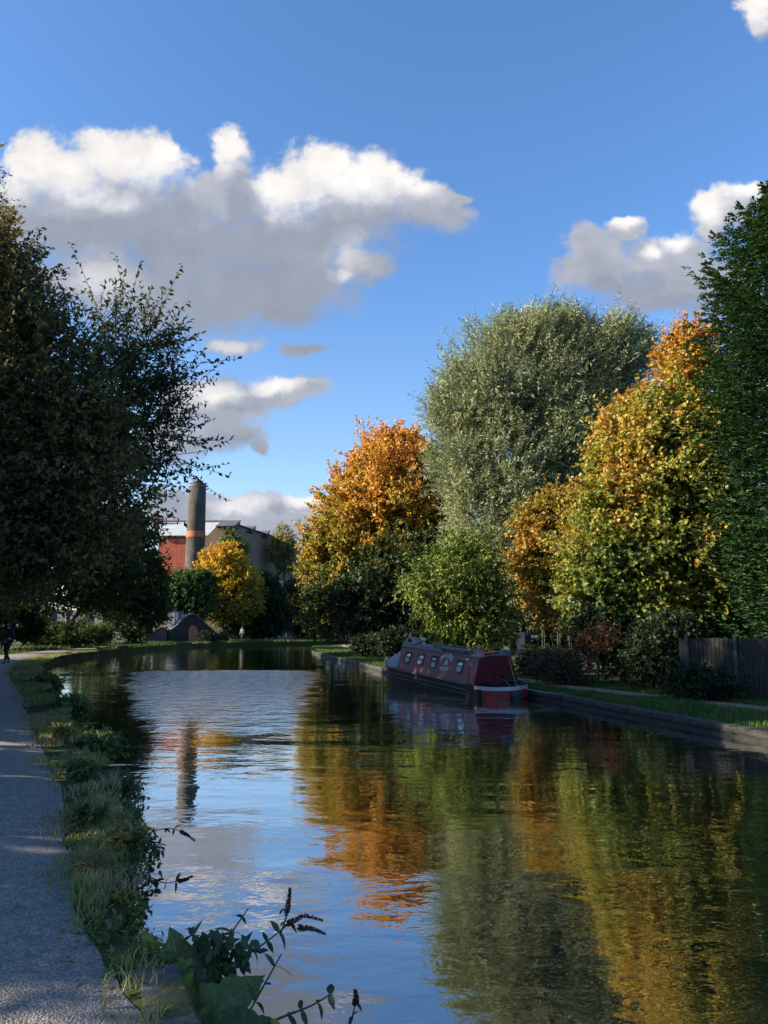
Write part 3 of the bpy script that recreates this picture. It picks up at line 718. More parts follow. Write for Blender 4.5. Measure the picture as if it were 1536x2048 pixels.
make_tree('evergreen_tree', 'dark blue-green tree between the yellow maple and the long brick wall', 'tree', (-16.8, 108, G), 108,
          [(525,1185,32,42),(530,1215,42,50),(512,1170,20,28),(545,1240,40,30),(490,1250,50,25)], 2400, 12, 0.34, 0.6, [(0.014, 0.035, 0.016), (0.022, 0.05, 0.022), (0.035, 0.06, 0.02)], seed=33, sprig=(0.6, 1.2), trunk_r=0.25)
make_tree('weeping_tree', 'thin yellow-green tree sprouting over the top of the brick wall', 'tree', (-19.6, 133, G), 128,
          [(566,1068,20,16),(572,1085,24,20),(560,1100,22,30),(572,1120,20,30),(566,1050,12,9)], 800, 12, 0.3, 0.4, [(0.08, 0.10, 0.025), (0.20, 0.20, 0.05), (0.30, 0.26, 0.07)], seed=34, sprig=(0.7, 1.5), up=-0.2, droop=0.35, grav=0.5, trunk_r=0.15, mat=M_LEAF_AUT, hb=0.9)
make_tree('sapling', 'pale green sapling poking above the yellow maple by the factory gable', 'tree', (-22.0, 111, G), 111,
          [(463,1085,18,16),(470,1105,24,25),(458,1068,9,9)], 700, 12, 0.3, 0.45, [(0.09, 0.12, 0.035), (0.18, 0.19, 0.07)], seed=35, sprig=(0.6, 1.2), trunk_r=0.12)
make_tree('hedgerow_tree', 'shadowy russet-tinged tree against the foot of the long brick wall', 'tree', (-13.0, 118, G), 115,
          [(585,1215,34,50),(620,1240,34,36),(565,1225,25,30)], 1900, 12, 0.36, 0.5, [(0.02, 0.035, 0.014), (0.045, 0.05, 0.02), (0.09, 0.06, 0.025)], group='trees along the towpath', seed=36, sprig=(0.6, 1.3), trunk_r=0.2, gap=0.3)
make_tree('hedgerow_tree', 'dark tree on the far bank half hidden by the orange maple', 'tree', (-7.0, 118, G), 116,
          [(650,1200,40,60),(690,1230,50,50),(640,1250,40,30),(740,1200,60,80)], 1900, 12, 0.36, 0.6, DARK, group='trees along the towpath', seed=37, sprig=(0.6, 1.3), trunk_r=0.25)
# right bank
ORANGE = [(0.06, 0.10, 0.02), (0.15, 0.17, 0.025), (0.40, 0.29, 0.04), (0.54, 0.33, 0.05), (0.54, 0.26, 0.055)]
make_tree('maple_tree', 'broad domed maple in glowing orange leaf on the point of the right bank', 'tree', (-0.6, 62, GR), 60,
          [(790,985,112,118),(700,1060,80,105),(840,1040,90,130),(660,1120,52,85),(760,1150,120,100),(880,1010,60,90),(690,1180,80,60),(860,1160,90,90),(800,905,50,45),(745,930,45,40),(640,1090,35,45)],
          17000, 11, 0.21, 0.8, ORANGE, seed=41, sprig=(0.5, 1.2), cbias=(0.45, 0.5, 0.3, 0.2), hb=1.25, mat=M_LEAF_AUT, trunk_r=0.35, gap=0.45, up=0.4, rough=.36, lobed=False, shoots=320, shoot_len=(1.0, 1.7))
make_tree('willow_tree', 'very tall grey-green willow towering over the moored boat', 'tree', (6.6, 46, GR), 45,
          [(1050,760,165,130),(960,820,105,105),(1180,730,120,95),(1090,680,110,65),(930,930,75,100),(1010,930,120,140),(1130,880,120,130),(960,1050,75,130),(1060,1080,110,130),(1200,830,90,110),(1255,700,58,70),(1000,1180,80,90),(890,830,40,70),(1130,1000,100,100)],
          22000, 15, 0.25, 0.17, [(0.13, 0.16, 0.08), (0.21, 0.25, 0.12), (0.30, 0.33, 0.17), (0.38, 0.33, 0.14)], seed=42, sprig=(0.7, 1.5), spread=0.45, up=0.75, grav=0.1, lean=(0.22, 0, 0), cbias=(0.45, 0.35, 0.3, 0.1), mat=M_LEAF_WIL,
          trunk_r=0.45, shoots=500, shoot_len=(1.3, 2.4), gap=0.8, shell=.55, twigs=0.5, droop=0.05, stems=2)
make_tree('hazel_bush', 'light green leafy bush spilling over the bank behind the boat', 'bush', (4.6, 33.5, GR), 33,
          [(935,1135,60,60),(880,1170,60,42),(960,1200,60,50),(890,1232,50,28),(925,1265,60,22),(845,1150,32,24),(985,1285,48,15),(1010,1225,34,34),(950,1095,34,28),(850,1205,34,20),(1030,1300,22,10)],
          1900, 11, 0.16, 0.55, [(0.06, 0.10, 0.018), (0.11, 0.17, 0.025), (0.19, 0.24, 0.045), (0.32, 0.29, 0.06)], seed=43, sprig=(0.5, 1.1), up=-0.05, droop=0.2, grav=0.45, spread=0.6, lean=(-0.35, -0.2, 0), cbias=(0.45, 0.3, 0.3, 0.1), trunk_r=0.10, stems=4, gap=-0.05, shoots=240, shoot_len=(0.9, 1.7), rough=.55)
make_tree('field_maple', 'ochre-leaved tree with ragged tips left of the big yellow maple', 'tree', (9.4, 36, GR), 35,
          [(1130,1035,62,55),(1075,1045,42,30),(1120,1110,65,60),(1060,1125,48,25),(1110,1180,60,55),(1170,1010,45,40),(1180,1100,70,90)],
          4600, 11, 0.16, 0.75, [(0.10, 0.11, 0.02), (0.22, 0.18, 0.03), (0.36, 0.24, 0.04), (0.42, 0.21, 0.04)], seed=44, sprig=(0.5, 1.1), lean=(-0.25, 0, 0), cbias=(0.55, 0.4, 0.25, 0.1), mat=M_LEAF_AUT, trunk_r=0.22, gap=0.2, up=0.0, rough=.35, shoots=90, shoot_len=(0.9, 1.5))
make_tree('maple_tree', 'large maple turning yellow and green beside the tall conifer', 'tree', (10.6, 28, GR), 27,
          [(1320,940,115,140),(1260,920,75,95),(1390,800,75,110),(1385,700,48,60),(1230,1010,80,80),(1330,1090,130,110),(1220,1110,90,80),(1420,950,80,150),(1300,830,55,60),(1430,1090,90,100),(1190,1180,70,50),(1290,1190,100,55),(1400,1190,90,55),(1355,740,40,50)],
          15000, 10, 0.125, 0.95, [(0.09, 0.145, 0.03), (0.20, 0.25, 0.045), (0.31, 0.32, 0.06), (0.44, 0.35, 0.05), (0.52, 0.29, 0.05), (0.48, 0.20, 0.05)], seed=45, sprig=(0.4, 0.95), cbias=(0.37, 0.45, 0.3, 0.2), hb=0.75, mat=M_LEAF_AUT, lobed=True,
          trunk_r=0.28, gap=0.28, up=0.35, rough=.36, shoots=380, shoot_len=(0.8, 1.4), spread=0.7, grav=0.3)
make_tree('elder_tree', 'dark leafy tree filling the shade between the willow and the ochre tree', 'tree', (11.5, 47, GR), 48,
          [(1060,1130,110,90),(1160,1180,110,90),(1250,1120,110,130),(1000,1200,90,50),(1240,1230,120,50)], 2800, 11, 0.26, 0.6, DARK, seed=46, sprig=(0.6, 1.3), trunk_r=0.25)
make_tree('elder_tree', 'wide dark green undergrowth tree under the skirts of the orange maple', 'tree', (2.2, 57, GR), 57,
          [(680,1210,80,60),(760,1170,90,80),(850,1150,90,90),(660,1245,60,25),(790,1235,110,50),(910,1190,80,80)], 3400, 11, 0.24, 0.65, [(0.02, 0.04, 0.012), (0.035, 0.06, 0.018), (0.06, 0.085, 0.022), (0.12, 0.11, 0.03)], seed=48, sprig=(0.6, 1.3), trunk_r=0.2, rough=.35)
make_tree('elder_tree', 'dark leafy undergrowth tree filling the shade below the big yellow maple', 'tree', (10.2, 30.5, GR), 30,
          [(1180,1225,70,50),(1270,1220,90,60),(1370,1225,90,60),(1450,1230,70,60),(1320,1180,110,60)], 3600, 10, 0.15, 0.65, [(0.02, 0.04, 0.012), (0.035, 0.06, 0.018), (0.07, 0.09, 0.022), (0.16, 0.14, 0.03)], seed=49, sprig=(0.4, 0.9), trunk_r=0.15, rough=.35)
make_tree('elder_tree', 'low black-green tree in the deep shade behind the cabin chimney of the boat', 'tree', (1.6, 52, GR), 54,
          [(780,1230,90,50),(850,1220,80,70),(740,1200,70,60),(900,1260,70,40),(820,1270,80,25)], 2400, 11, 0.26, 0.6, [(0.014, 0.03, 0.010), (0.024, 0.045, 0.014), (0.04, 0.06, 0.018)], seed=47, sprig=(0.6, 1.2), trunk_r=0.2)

# tall conifer with feathery upswept sprays
def make_conifer(name, label, base, top, prof, n, seed):
    rng = np.random.default_rng(seed); root = empty(name, base, label, 'tree'); H = top - base[2]
    h = rng.beta(1.0, 1.05, n)*0.985 + 0.01; az = rng.uniform(0, 6.28, n)
    lump = snoise(np.c_[np.cos(az)*2, np.sin(az)*2, h*8], 1.0, 1); fine = snoise(np.c_[np.cos(az)*5, np.sin(az)*5, h*22], 1.0, 2)
    keep = lump + 0.6*fine + rng.normal(0, .3, n) > -0.75
    h = h[keep]; az = az[keep]; lump = lump[keep]; fine = fine[keep]; n = len(h)
    tier = (h*26 + az/2/math.pi*2.0 + 0.35*fine) % 1.0      # boughs come in overlapping layers
    R = np.interp(h, [p[0] for p in prof], [p[1] for p in prof])*(0.84 + 0.34*(1 - tier)**1.5)*(1 + 0.20*lump + 0.13*fine + rng.normal(0, 0.07, n) + np.where(rng.random(n) < .07, rng.uniform(.12, .3, n), 0))
    start = np.c_[np.cos(az)*R*.4, np.sin(az)*R*.4, h*H - R*0.3]
    end = np.c_[np.cos(az)*R, np.sin(az)*R, h*H + R*rng.uniform(0.0, 0.45, n)]
    a = end - start; ln = np.linalg.norm(a, axis=1); sd_ = nrm(np.cross(a, np.array([0, 0, 1.])))
    # side shoots: small fans hanging alternately along each bough
    ms, mb = 15, 8
    si = np.repeat(np.arange(n), ms); t = np.tile(np.linspace(0.12, 1.0, ms), n) + rng.uniform(-.03, .03, n*ms)
    sgn = np.tile(np.where(np.arange(ms) % 2, 1., -1.), n); sgn[np.abs(t - 1) < .04] *= .1
    P0 = start[si] + a[si]*t[:, None]; P0[:, 2] -= 0.24*ln[si]*np.sin(np.clip(t, 0, 1)*math.pi)
    sl = ln[si]*0.34*(1.12 - t)**.8*rng.uniform(.7, 1.2, n*ms) + .12
    sdir = nrm(nrm(a)[si]*0.75 + sd_[si]*(sgn*rng.uniform(.5, 1.0, n*ms))[:, None] + rvec(rng, n*ms)*.22 + np.array([0, 0, -.12]))
    bi = np.repeat(np.arange(n*ms), mb); u = np.tile(np.linspace(0.05, 1.0, mb), n*ms)
    pos = P0[bi] + sdir[bi]*(sl[bi]*u)[:, None]; pos[:, 2] -= .16*sl[bi]*u*u
    bs = nrm(np.cross(sdir, np.array([0, 0, 1.])))[bi]; q = np.tile(np.where(np.arange(mb) % 2, 1., -1.), n*ms)
    ax = nrm(sdir[bi]*.8 + bs*(q*.7)[:, None] + rvec(rng, len(bi))*.3 + np.array([0, 0, -.05]))
    nm = nrm(np.array([0, 0, 1.]) + rvec(rng, len(bi))*.6)
    L = rng.uniform(.13, .26, len(bi))*(1.1 - .4*u); V, F = leaf_mesh(pos, ax, nm, L, L*rng.uniform(.3, .48, len(bi)), .2, .15)
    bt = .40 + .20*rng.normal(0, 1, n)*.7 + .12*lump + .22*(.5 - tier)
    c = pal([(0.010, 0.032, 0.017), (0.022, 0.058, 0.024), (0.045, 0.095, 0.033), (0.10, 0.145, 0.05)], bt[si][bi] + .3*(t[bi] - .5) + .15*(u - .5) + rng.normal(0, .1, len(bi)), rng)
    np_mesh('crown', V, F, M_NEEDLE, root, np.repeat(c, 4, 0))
    T = Tubes(); T.poly([(0, 0, -.1), (0.05, 0, H*.3), (0, .05, H*.6), (0, 0, H*.97)], 0.32, 0.03)
    k = rng.random(n) < .5; k0 = np.c_[np.zeros(n), np.zeros(n), start[:, 2] - .2]
    T.segs(k0[k], start[k], np.full(k.sum(), .03), np.full(k.sum(), .016)); md = (start + end)/2 - np.c_[np.zeros(n), np.zeros(n), .16*ln]
    T.segs(start[k], md[k], np.full(k.sum(), .016), np.full(k.sum(), .01))
    T.build('trunk', M_BARK, root, 5); return root
make_conifer('conifer_tree', 'towering dark green conifer at the right edge of the view', (13.75, 23.4, GR), at(1560, 325, 23.4).z,
             [(0, 2.9), (0.1, 3.2), (0.35, 3.3), (0.55, 3.1), (0.72, 2.7), (0.86, 1.9), (0.95, 0.95), (1.0, 0.1)], 1600, 51)

# bushes and undergrowth on the right bank, one plant each
def bush(name, label, px, py, rx, ry, Y, n, leafL, cols, seed, group=None, mat=None, up=0.4, gap=0.4, W=0.6, extra=(), **kw):
    p = at(px, py + ry, Y)
    return make_tree(name, label, 'bush', (p.x, Y, GR if (p.x > -5 and Y < 70) else G), Y, [(px, py, rx, ry)] + list(extra), n, 10, leafL, W, cols, group=group, seed=seed, up=up, gap=gap, trunk_r=0.05, sprig=(0.3, 0.7), mat=mat, stems=3, twigs=0.4, shell=0.6, twig_r=0.004, **kw)
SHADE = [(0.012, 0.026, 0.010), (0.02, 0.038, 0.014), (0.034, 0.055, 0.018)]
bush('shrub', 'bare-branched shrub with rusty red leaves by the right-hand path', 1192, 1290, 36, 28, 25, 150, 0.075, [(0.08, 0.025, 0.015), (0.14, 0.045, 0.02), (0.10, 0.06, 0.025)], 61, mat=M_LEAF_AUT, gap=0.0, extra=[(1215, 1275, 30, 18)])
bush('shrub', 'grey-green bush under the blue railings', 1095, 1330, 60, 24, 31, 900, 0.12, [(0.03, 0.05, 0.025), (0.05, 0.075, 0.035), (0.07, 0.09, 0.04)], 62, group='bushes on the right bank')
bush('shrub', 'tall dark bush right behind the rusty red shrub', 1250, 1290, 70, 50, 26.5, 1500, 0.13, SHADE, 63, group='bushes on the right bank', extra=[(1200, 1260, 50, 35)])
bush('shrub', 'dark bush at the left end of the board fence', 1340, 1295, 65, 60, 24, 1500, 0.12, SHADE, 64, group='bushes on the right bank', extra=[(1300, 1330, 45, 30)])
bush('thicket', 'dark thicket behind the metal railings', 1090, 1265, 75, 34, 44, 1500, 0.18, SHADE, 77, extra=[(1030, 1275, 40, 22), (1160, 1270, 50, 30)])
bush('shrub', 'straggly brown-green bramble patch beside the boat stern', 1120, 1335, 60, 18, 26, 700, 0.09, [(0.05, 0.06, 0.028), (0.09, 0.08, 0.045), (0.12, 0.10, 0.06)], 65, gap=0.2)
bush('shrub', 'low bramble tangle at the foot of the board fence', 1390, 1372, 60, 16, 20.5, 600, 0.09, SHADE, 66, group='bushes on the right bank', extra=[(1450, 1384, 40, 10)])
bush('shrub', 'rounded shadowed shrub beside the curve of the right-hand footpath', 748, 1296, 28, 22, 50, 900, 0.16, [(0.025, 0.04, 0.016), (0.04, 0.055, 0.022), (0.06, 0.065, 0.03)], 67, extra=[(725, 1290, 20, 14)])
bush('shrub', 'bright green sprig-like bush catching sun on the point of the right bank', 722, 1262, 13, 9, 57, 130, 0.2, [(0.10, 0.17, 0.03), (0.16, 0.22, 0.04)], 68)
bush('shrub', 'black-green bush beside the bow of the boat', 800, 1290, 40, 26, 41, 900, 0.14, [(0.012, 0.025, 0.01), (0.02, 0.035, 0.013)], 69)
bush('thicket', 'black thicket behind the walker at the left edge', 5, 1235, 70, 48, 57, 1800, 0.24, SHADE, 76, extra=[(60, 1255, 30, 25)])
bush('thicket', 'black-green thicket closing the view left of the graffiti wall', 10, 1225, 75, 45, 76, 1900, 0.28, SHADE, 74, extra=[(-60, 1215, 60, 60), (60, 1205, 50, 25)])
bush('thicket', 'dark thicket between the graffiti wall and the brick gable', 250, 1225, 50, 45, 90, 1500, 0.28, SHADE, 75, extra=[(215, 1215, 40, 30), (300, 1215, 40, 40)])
bush('hedge', 'low clipped-looking green hedge across the far bend of the path', 145, 1268, 78, 20, 64, 1700, 0.16, [(0.03, 0.06, 0.018), (0.045, 0.085, 0.022), (0.06, 0.10, 0.03)], 70, extra=[(90, 1275, 40, 18), (195, 1275, 30, 14)])
bush('shrub', 'dark bush crouched against the brick gable', 412, 1277, 15, 11, 87, 350, 0.2, SHADE, 71)
bush('shrub', 'leggy green weeds at the right foot of the brick gable', 444, 1276, 12, 8, 92, 200, 0.2, [(0.05, 0.08, 0.025), (0.09, 0.11, 0.04)], 72)
bush('shrub', 'dark bush left of the brick gable beside the pale ramp', 270, 1255, 30, 28, 80, 700, 0.2, SHADE, 73)
# ------------------------------------------------------------------ narrowboat
def plain(name, c, rough=0.5, metallic=0.0, var=0.25, scale=8, bstr=0.1, spec=0.5):
    m, N = new_mat(name); t = N.n('ShaderNodeTexCoord').outputs['Object']
    n = N.noise(t, scale, 5, 0.65); n2 = N.noise(N.vmath('MULTIPLY', t, (1, 1, .25)), scale*2.5, 4, 0.6)
    f = N.math('ADD', N.math('MULTIPLY', n, .6), N.math('MULTIPLY', n2, .4))
    lo = tuple(x*(1 - var) for x in c); hi = tuple(min(1, x*(1 + var)) for x in c)
    return finish(m, N, principled(N, N.ramp(f, [(0.3, lo), (0.7, hi)]), N.smooth(f, .2, .8, rough*.8, min(1, rough*1.25)), metallic, f, bstr, 0.01, spec))
M_HULL = plain('hull_black', (0.006, 0.008, 0.011), 0.6, var=.5, spec=.2)
M_MAROON = plain('faded_maroon', (0.18, 0.052, 0.058), 0.5, var=.22)
M_RED = plain('red_paint', (0.10, 0.008, 0.016), 0.45, var=.15, spec=.2)
M_BRIGHTRED = plain('bright_red_paint', (0.19, 0.014, 0.016), 0.5)
M_ROOF = plain('weathered_grey', (0.15, 0.135, 0.135), 0.75, var=.5, scale=5)
M_WHITE = plain('white_paint', (0.40, 0.42, 0.44), 0.5, var=.12)
M_TARP = plain('grey_tarpaulin', (0.15, 0.165, 0.18), 0.6, var=.25, bstr=.4)
M_DARK = plain('dark_rubber', (0.012, 0.013, 0.015), 0.7, var=.4)
M_STEEL = plain('dull_steel', (0.40, 0.41, 0.42), 0.5, 0.3)
M_FRAME = plain('window_frame', (0.035, 0.04, 0.045), 0.4)
M_CURTAIN = plain('net_curtain', (0.32, 0.35, 0.33), 0.9, var=.3, scale=18)
M_SIGN = plain('sign_grey', (0.55, 0.49, 0.50), 0.7, var=.3, scale=14)
M_SKY_GLINT = plain('white_blind', (.86, .88, .90), 0.3, var=.04)  # flat white painted in place of sky reflected by the hopper glass
M_SUNLIT_CREAM = plain('cream_paint', (0.62, 0.50, 0.26), 0.5)
M_ROPE = plain('rope', (0.20, 0.18, 0.15), 0.9)
M_WOODGREY = plain('weathered_wood', (0.085, 0.075, 0.065), 0.85, var=.4, scale=6, bstr=.4)
M_ORANGERED = plain('red_plank_paint', (0.62, 0.09, 0.04), 0.55)
m, N = new_mat('window_glass')
gl = N.n('ShaderNodeBsdfGlossy'); gl.inputs['Roughness'].default_value = 0.03; gl.inputs['Color'].default_value = (.95, .97, 1, 1)
df = N.n('ShaderNodeBsdfDiffuse'); df.inputs['Color'].default_value = (0.008, 0.010, 0.012, 1)
fr = N.n('ShaderNodeFresnel'); fr.inputs['IOR'].default_value = 1.9
mx = N.n('ShaderNodeMixShader'); N.put(mx.inputs[0], fr.outputs[0]); N.put(mx.inputs[1], df.outputs[0]); N.put(mx.inputs[2], gl.outputs[0])
M_GLASS = finish(m, N, mx.outputs[0])
m, N = new_mat('tilted_glass')
gl = N.n('ShaderNodeBsdfGlossy'); gl.inputs['Roughness'].default_value = 0.05; gl.inputs['Color'].default_value = (.95, .97, 1, 1)
M_MIRRORGLASS = finish(m, N, gl.outputs[0])

def poly_obj(name, polys, mat, parent, thick=0.0, axis=None):
    """flat polygons (lists of points); with thick they become slabs along axis"""
    V = []; F = []
    for P in polys:
        b = len(V); k = len(P); V += [Vector(p) for p in P]
        F.append(list(range(b, b + k)))
        if thick:
            ax = Vector(axis)*thick; V += [Vector(p) + ax for p in P]
            F.append(list(range(b + 2*k - 1, b + k - 1, -1)))
            F += [[b + (i+1) % k, b + i, b + k + i, b + k + (i+1) % k] for i in range(k)]
    me = bpy.data.meshes.new(name); me.from_pydata([tuple(v) for v in V], [], F); me.update()
    bm = bmesh.new(); bm.from_mesh(me); bmesh.ops.recalc_face_normals(bm, faces=bm.faces); bm.to_mesh(me); bm.free()
    return link_mesh(name, me, mat, parent)
def box_bm(bm, c, s, rot=None, bev=0.0):
    r = bmesh.ops.create_cube(bm, size=1.0); vs = r['verts']
    bmesh.ops.scale(bm, vec=s, verts=vs)
    if bev:
        es = list({e for v in vs for e in v.link_edges}); rr = bmesh.ops.bevel(bm, geom=es, offset=bev, segments=2, affect='EDGES'); vs = list({v for f in rr['faces'] for v in f.verts} | {v for v in vs if v.is_valid})
    M = Matrix.Translation(Vector(c)) @ (rot.to_4x4() if rot else Matrix.Identity(4))
    bmesh.ops.transform(bm, matrix=M, verts=vs)
def bm_obj(name, bm, mat, parent=None, smooth=False):
    me = bpy.data.meshes.new(name); bm.to_mesh(me); bm.free()
    if smooth:
        for p in me.polygons: p.use_smooth = True
    return link_mesh(name, me, mat, parent)
def box_obj(name, c, s, mat, parent=None, rot=None, bev=0.01):
    bm = bmesh.new(); box_bm(bm, c, s, rot, bev); return bm_obj(name, bm, mat, parent)
def lathe_obj(name, prof, mat, parent, loc=(0, 0, 0), k=20, rot=None):
    V = []; F = []
    for r_, z in prof:
        for i in range(k):
            a = 2*math.pi*i/k; V.append(Vector((r_*math.cos(a), r_*math.sin(a), z)))
    for j in range(len(prof) - 1):
        for i in range(k): F.append([j*k + i, j*k + (i+1) % k, (j+1)*k + (i+1) % k, (j+1)*k + i])
    F.append(list(range(k-1, -1, -1))); F.append([(len(prof)-1)*k + i for i in range(k)])
    R = rot.to_matrix() if rot else Matrix.Identity(3)
    me = bpy.data.meshes.new(name); me.from_pydata([tuple(R @ v + Vector(loc)) for v in V], [], F); me.update()
    for p in me.polygons: p.use_smooth = len(p.vertices) == 4
    return link_mesh(name, me, mat, parent)

boat = empty('narrowboat', (3.45, 24.12, 0), 'maroon narrowboat with black hull moored listing against the right bank', 'boat')
boat.rotation_euler = Euler((math.radians(-2.5), math.radians(-2.4), math.atan2(0.913, -0.407)), 'XYZ')
BM = Matrix.Translation(boat.location) @ boat.rotation_euler.to_matrix().to_4x4()
BMi = BM.inverted()
GW = 0.42
def halfw(x):
    if x < -0.15: return 0.84*math.sqrt(max(0.0, 1 - ((-0.15 - x)/0.9)**2.2))
    if x > 5.9: return 0.84*max(0.0, 1 - ((x - 5.9)/1.75)**1.7)
    return 0.84
def sheer(x): return GW + (0.14*((x - 5.2)/2.4)**2 if x > 5.2 else 0)
xs = [-1.05 + 0.9*(1 - math.cos(t*math.pi/2)) for t in np.linspace(0, 1, 9)] + list(np.linspace(0.3, 5.9, 12)) + [5.9 + 1.75*math.sin(t*math.pi/2) for t in np.linspace(0.12, 1, 9)]
def shell_strip(levels, x0, x1, out):
    """skin between height levels round the hull plan from x0 to x1 (both sides)"""
    st = [x for x in xs if x0 - 1e-6 <= x <= x1 + 1e-6]; ring = [(x, halfw(x) ) for x in reversed(st)] + [(x, -halfw(x)) for x in st]
    V = []; F = []; L = len(levels)
    for (x, y) in ring:
        for lv in levels:
            z = lv(x) if callable(lv) else lv; sh = 1 - 0.10*max(0, (0.2 - z))
            xo = (-out if x < -0.15 else (out if x > 5.9 else 0))*0.7
            V.append((x*1.0 + xo, y*sh + math.copysign(out, y), z))
    n = len(ring)
    for i in range(n - 1):
        for j in range(L - 1): F.append([i*L + j, i*L + j + 1, (i+1)*L + j + 1, (i+1)*L + j])
    return V, F
V, F = shell_strip([-0.45, -0.1, 0.1, 0.28, sheer], -2, 9, 0.0)
b0 = len(V); deck = [(x, halfw(x)) for x in reversed(xs)] + [(x, -halfw(x)) for x in xs]
V += [(x, y, sheer(x) - 0.02) for x, y in deck]; F.append(list(range(b0, b0 + len(deck))))
np_ = bpy.data.meshes.new('hull'); np_.from_pydata(V, [], F); np_.update(); link_mesh('hull', np_, M_HULL, boat)
def strip_part(name, z0, z1, x0, x1, out, mat):
    V, F = shell_strip([z0, z1], x0, x1, out); me = bpy.data.meshes.new(name); me.from_pydata(V, [], F); me.update()
    o = link_mesh(name, me, mat, boat); return o
g = strip_part('gunwale', lambda x: sheer(x) - 0.035, lambda x: sheer(x) + 0.012, 0.0, 9, 0.022, M_ROOF)
strip_part('stern_band', lambda x: sheer(x) - 0.105, lambda x: sheer(x) + 0.005, -2, -0.1, 0.012, M_WHITE)
strip_part('stern_panel', lambda x: 0.06, lambda x: sheer(x) - 0.107, -2, -0.35, 0.008, M_BRIGHTRED)
strip_part('rubbing_strake', lambda x: 0.225, lambda x: 0.255, 0.0, 9, 0.03, M_FRAME)
strip_part('rubbing_strake', lambda x: 0.095, lambda x: 0.12, 0.0, 9, 0.028, M_FRAME)
box_obj('bow_post', (7.5, 0.28, 0.42), (0.16, 0.22, 0.34), M_SUNLIT_CREAM, boat, None, 0.03)  # gold of sunlight on the bow tip is put into this cream colour
# cabin: sides lean in; the near end is the darker red bulkhead
CB, CT, ZB, ZT, XL = 0.80, 0.545, GW, 1.225, 5.5
def sd(x, s, off=0.0):
    """point on the canal-side cabin wall: x along, s up 0..1, off outward"""
    y = CB + (CT - CB)*s; z = ZB + (ZT - ZB)*s; nn = Vector((0, ZT - ZB, CB - CT)).normalized()
    return Vector((x, y, z)) + nn*off
def roofz(x, y): return ZT + 0.05*(1 - (y/CT)**2)
V = []; F = []
cxs = [0, 1.1, 2.2, 3.3, 4.4, XL]; ys = [1.0, .66, .33, 0, -.33, -.66, -1.0]
for x in cxs:
    V.append((x, CB, ZB)); V += [(x, CT*q, roofz(x, CT*q)) for q in ys]; V.append((x, -CB, ZB))
k = len(ys) + 2
for i in range(len(cxs) - 1):
    for j in (0, k - 2): F.append([i*k + j, i*k + j + 1, (i+1)*k + j + 1, (i+1)*k + j])
F.append([(len(cxs)-1)*k + j for j in range(k)])
me = bpy.data.meshes.new('cabin'); me.from_pydata(V, [], F); me.update(); link_mesh('cabin', me, M_MAROON, boat)
poly_obj('bulkhead', [[V[j] for j in range(k)]], M_RED, boat, 0.04, (-1, 0, 0))
rf = []
RV = [(x, (CT + 0.03)*q, roofz(x, CT*q) + 0.012) for x in [-0.05] + cxs[1:] for q in ys]; kk = len(ys)
me = bpy.data.meshes.new('roof'); me.from_pydata(RV + [(a, b, c - 0.03) for a, b, c in RV], [], [[i*kk + j, i*kk + j + 1, (i+1)*kk + j + 1, (i+1)*kk + j] for i in range(5) for j in range(kk-1)] +
    [[i*kk, (i+1)*kk, (i+1)*kk + 6*kk, i*kk + 6*kk] for i in range(5)] + [[i*kk + kk-1, (i+1)*kk + kk-1, (i+1)*kk + kk-1 + 6*kk, i*kk + kk-1 + 6*kk] for i in range(5)] + [[j, j+1, j+1+6*kk, j+6*kk] for j in range(kk-1)])
me.update(); roof = link_mesh('roof', me, M_ROOF, boat)
for yq in (0.53, -0.53):
    T = Tubes(); T.poly([(0.3, yq, ZT + .05), (0.4, yq, ZT + .075), (5.2, yq, ZT + .075), (5.3, yq, ZT + .05)], 0.014, 0.014); T.build('handrail', M_ROOF, boat, 6)
# picture point on the canal-side wall -> boat coordinates
nW = Vector((0, ZT - ZB, CB - CT)).normalized()
def side_px(px, py, off=0.0):
    o = BMi @ Vector((0, 0, CAMZ)); d = BMi.to_3x3() @ Vector(ray(px, py)); P0 = sd(0, 0, 0)
    t = (P0 - o).dot(nW)/d.dot(nW); return o + d*t + nW*off
def sxy(p): return p.x, (p.z - ZB)/(ZT - ZB)
WIN = [(1306.2, 812, 823, 808.5, 818.5, 1325.5), (1309.5, 839.5, 849.5, 832.5, 843.5, 1330), (1312.5, 864.5, 876, 859.5, 871.5, 1335), (1319.5, 917, 928.5, 909.5, 922, 1343)]
ups = []
for i, (yt, a, b_, c, d_, yb) in enumerate(WIN):
    x1 = (sxy(side_px(a, yt))[0] + sxy(side_px(c, yb))[0])/2; x0 = (sxy(side_px(b_, yt + 1))[0] + sxy(side_px(d_, yb + 1))[0])/2
    s1 = sxy(side_px((a + b_)/2, yt))[1]; s0 = sxy(side_px((c + d_)/2, yb))[1]
    ups.append((x0, x1, s0, s1))
S0 = sum(u[2] for u in ups)/4; S1 = sum(u[3] for u in ups)/4
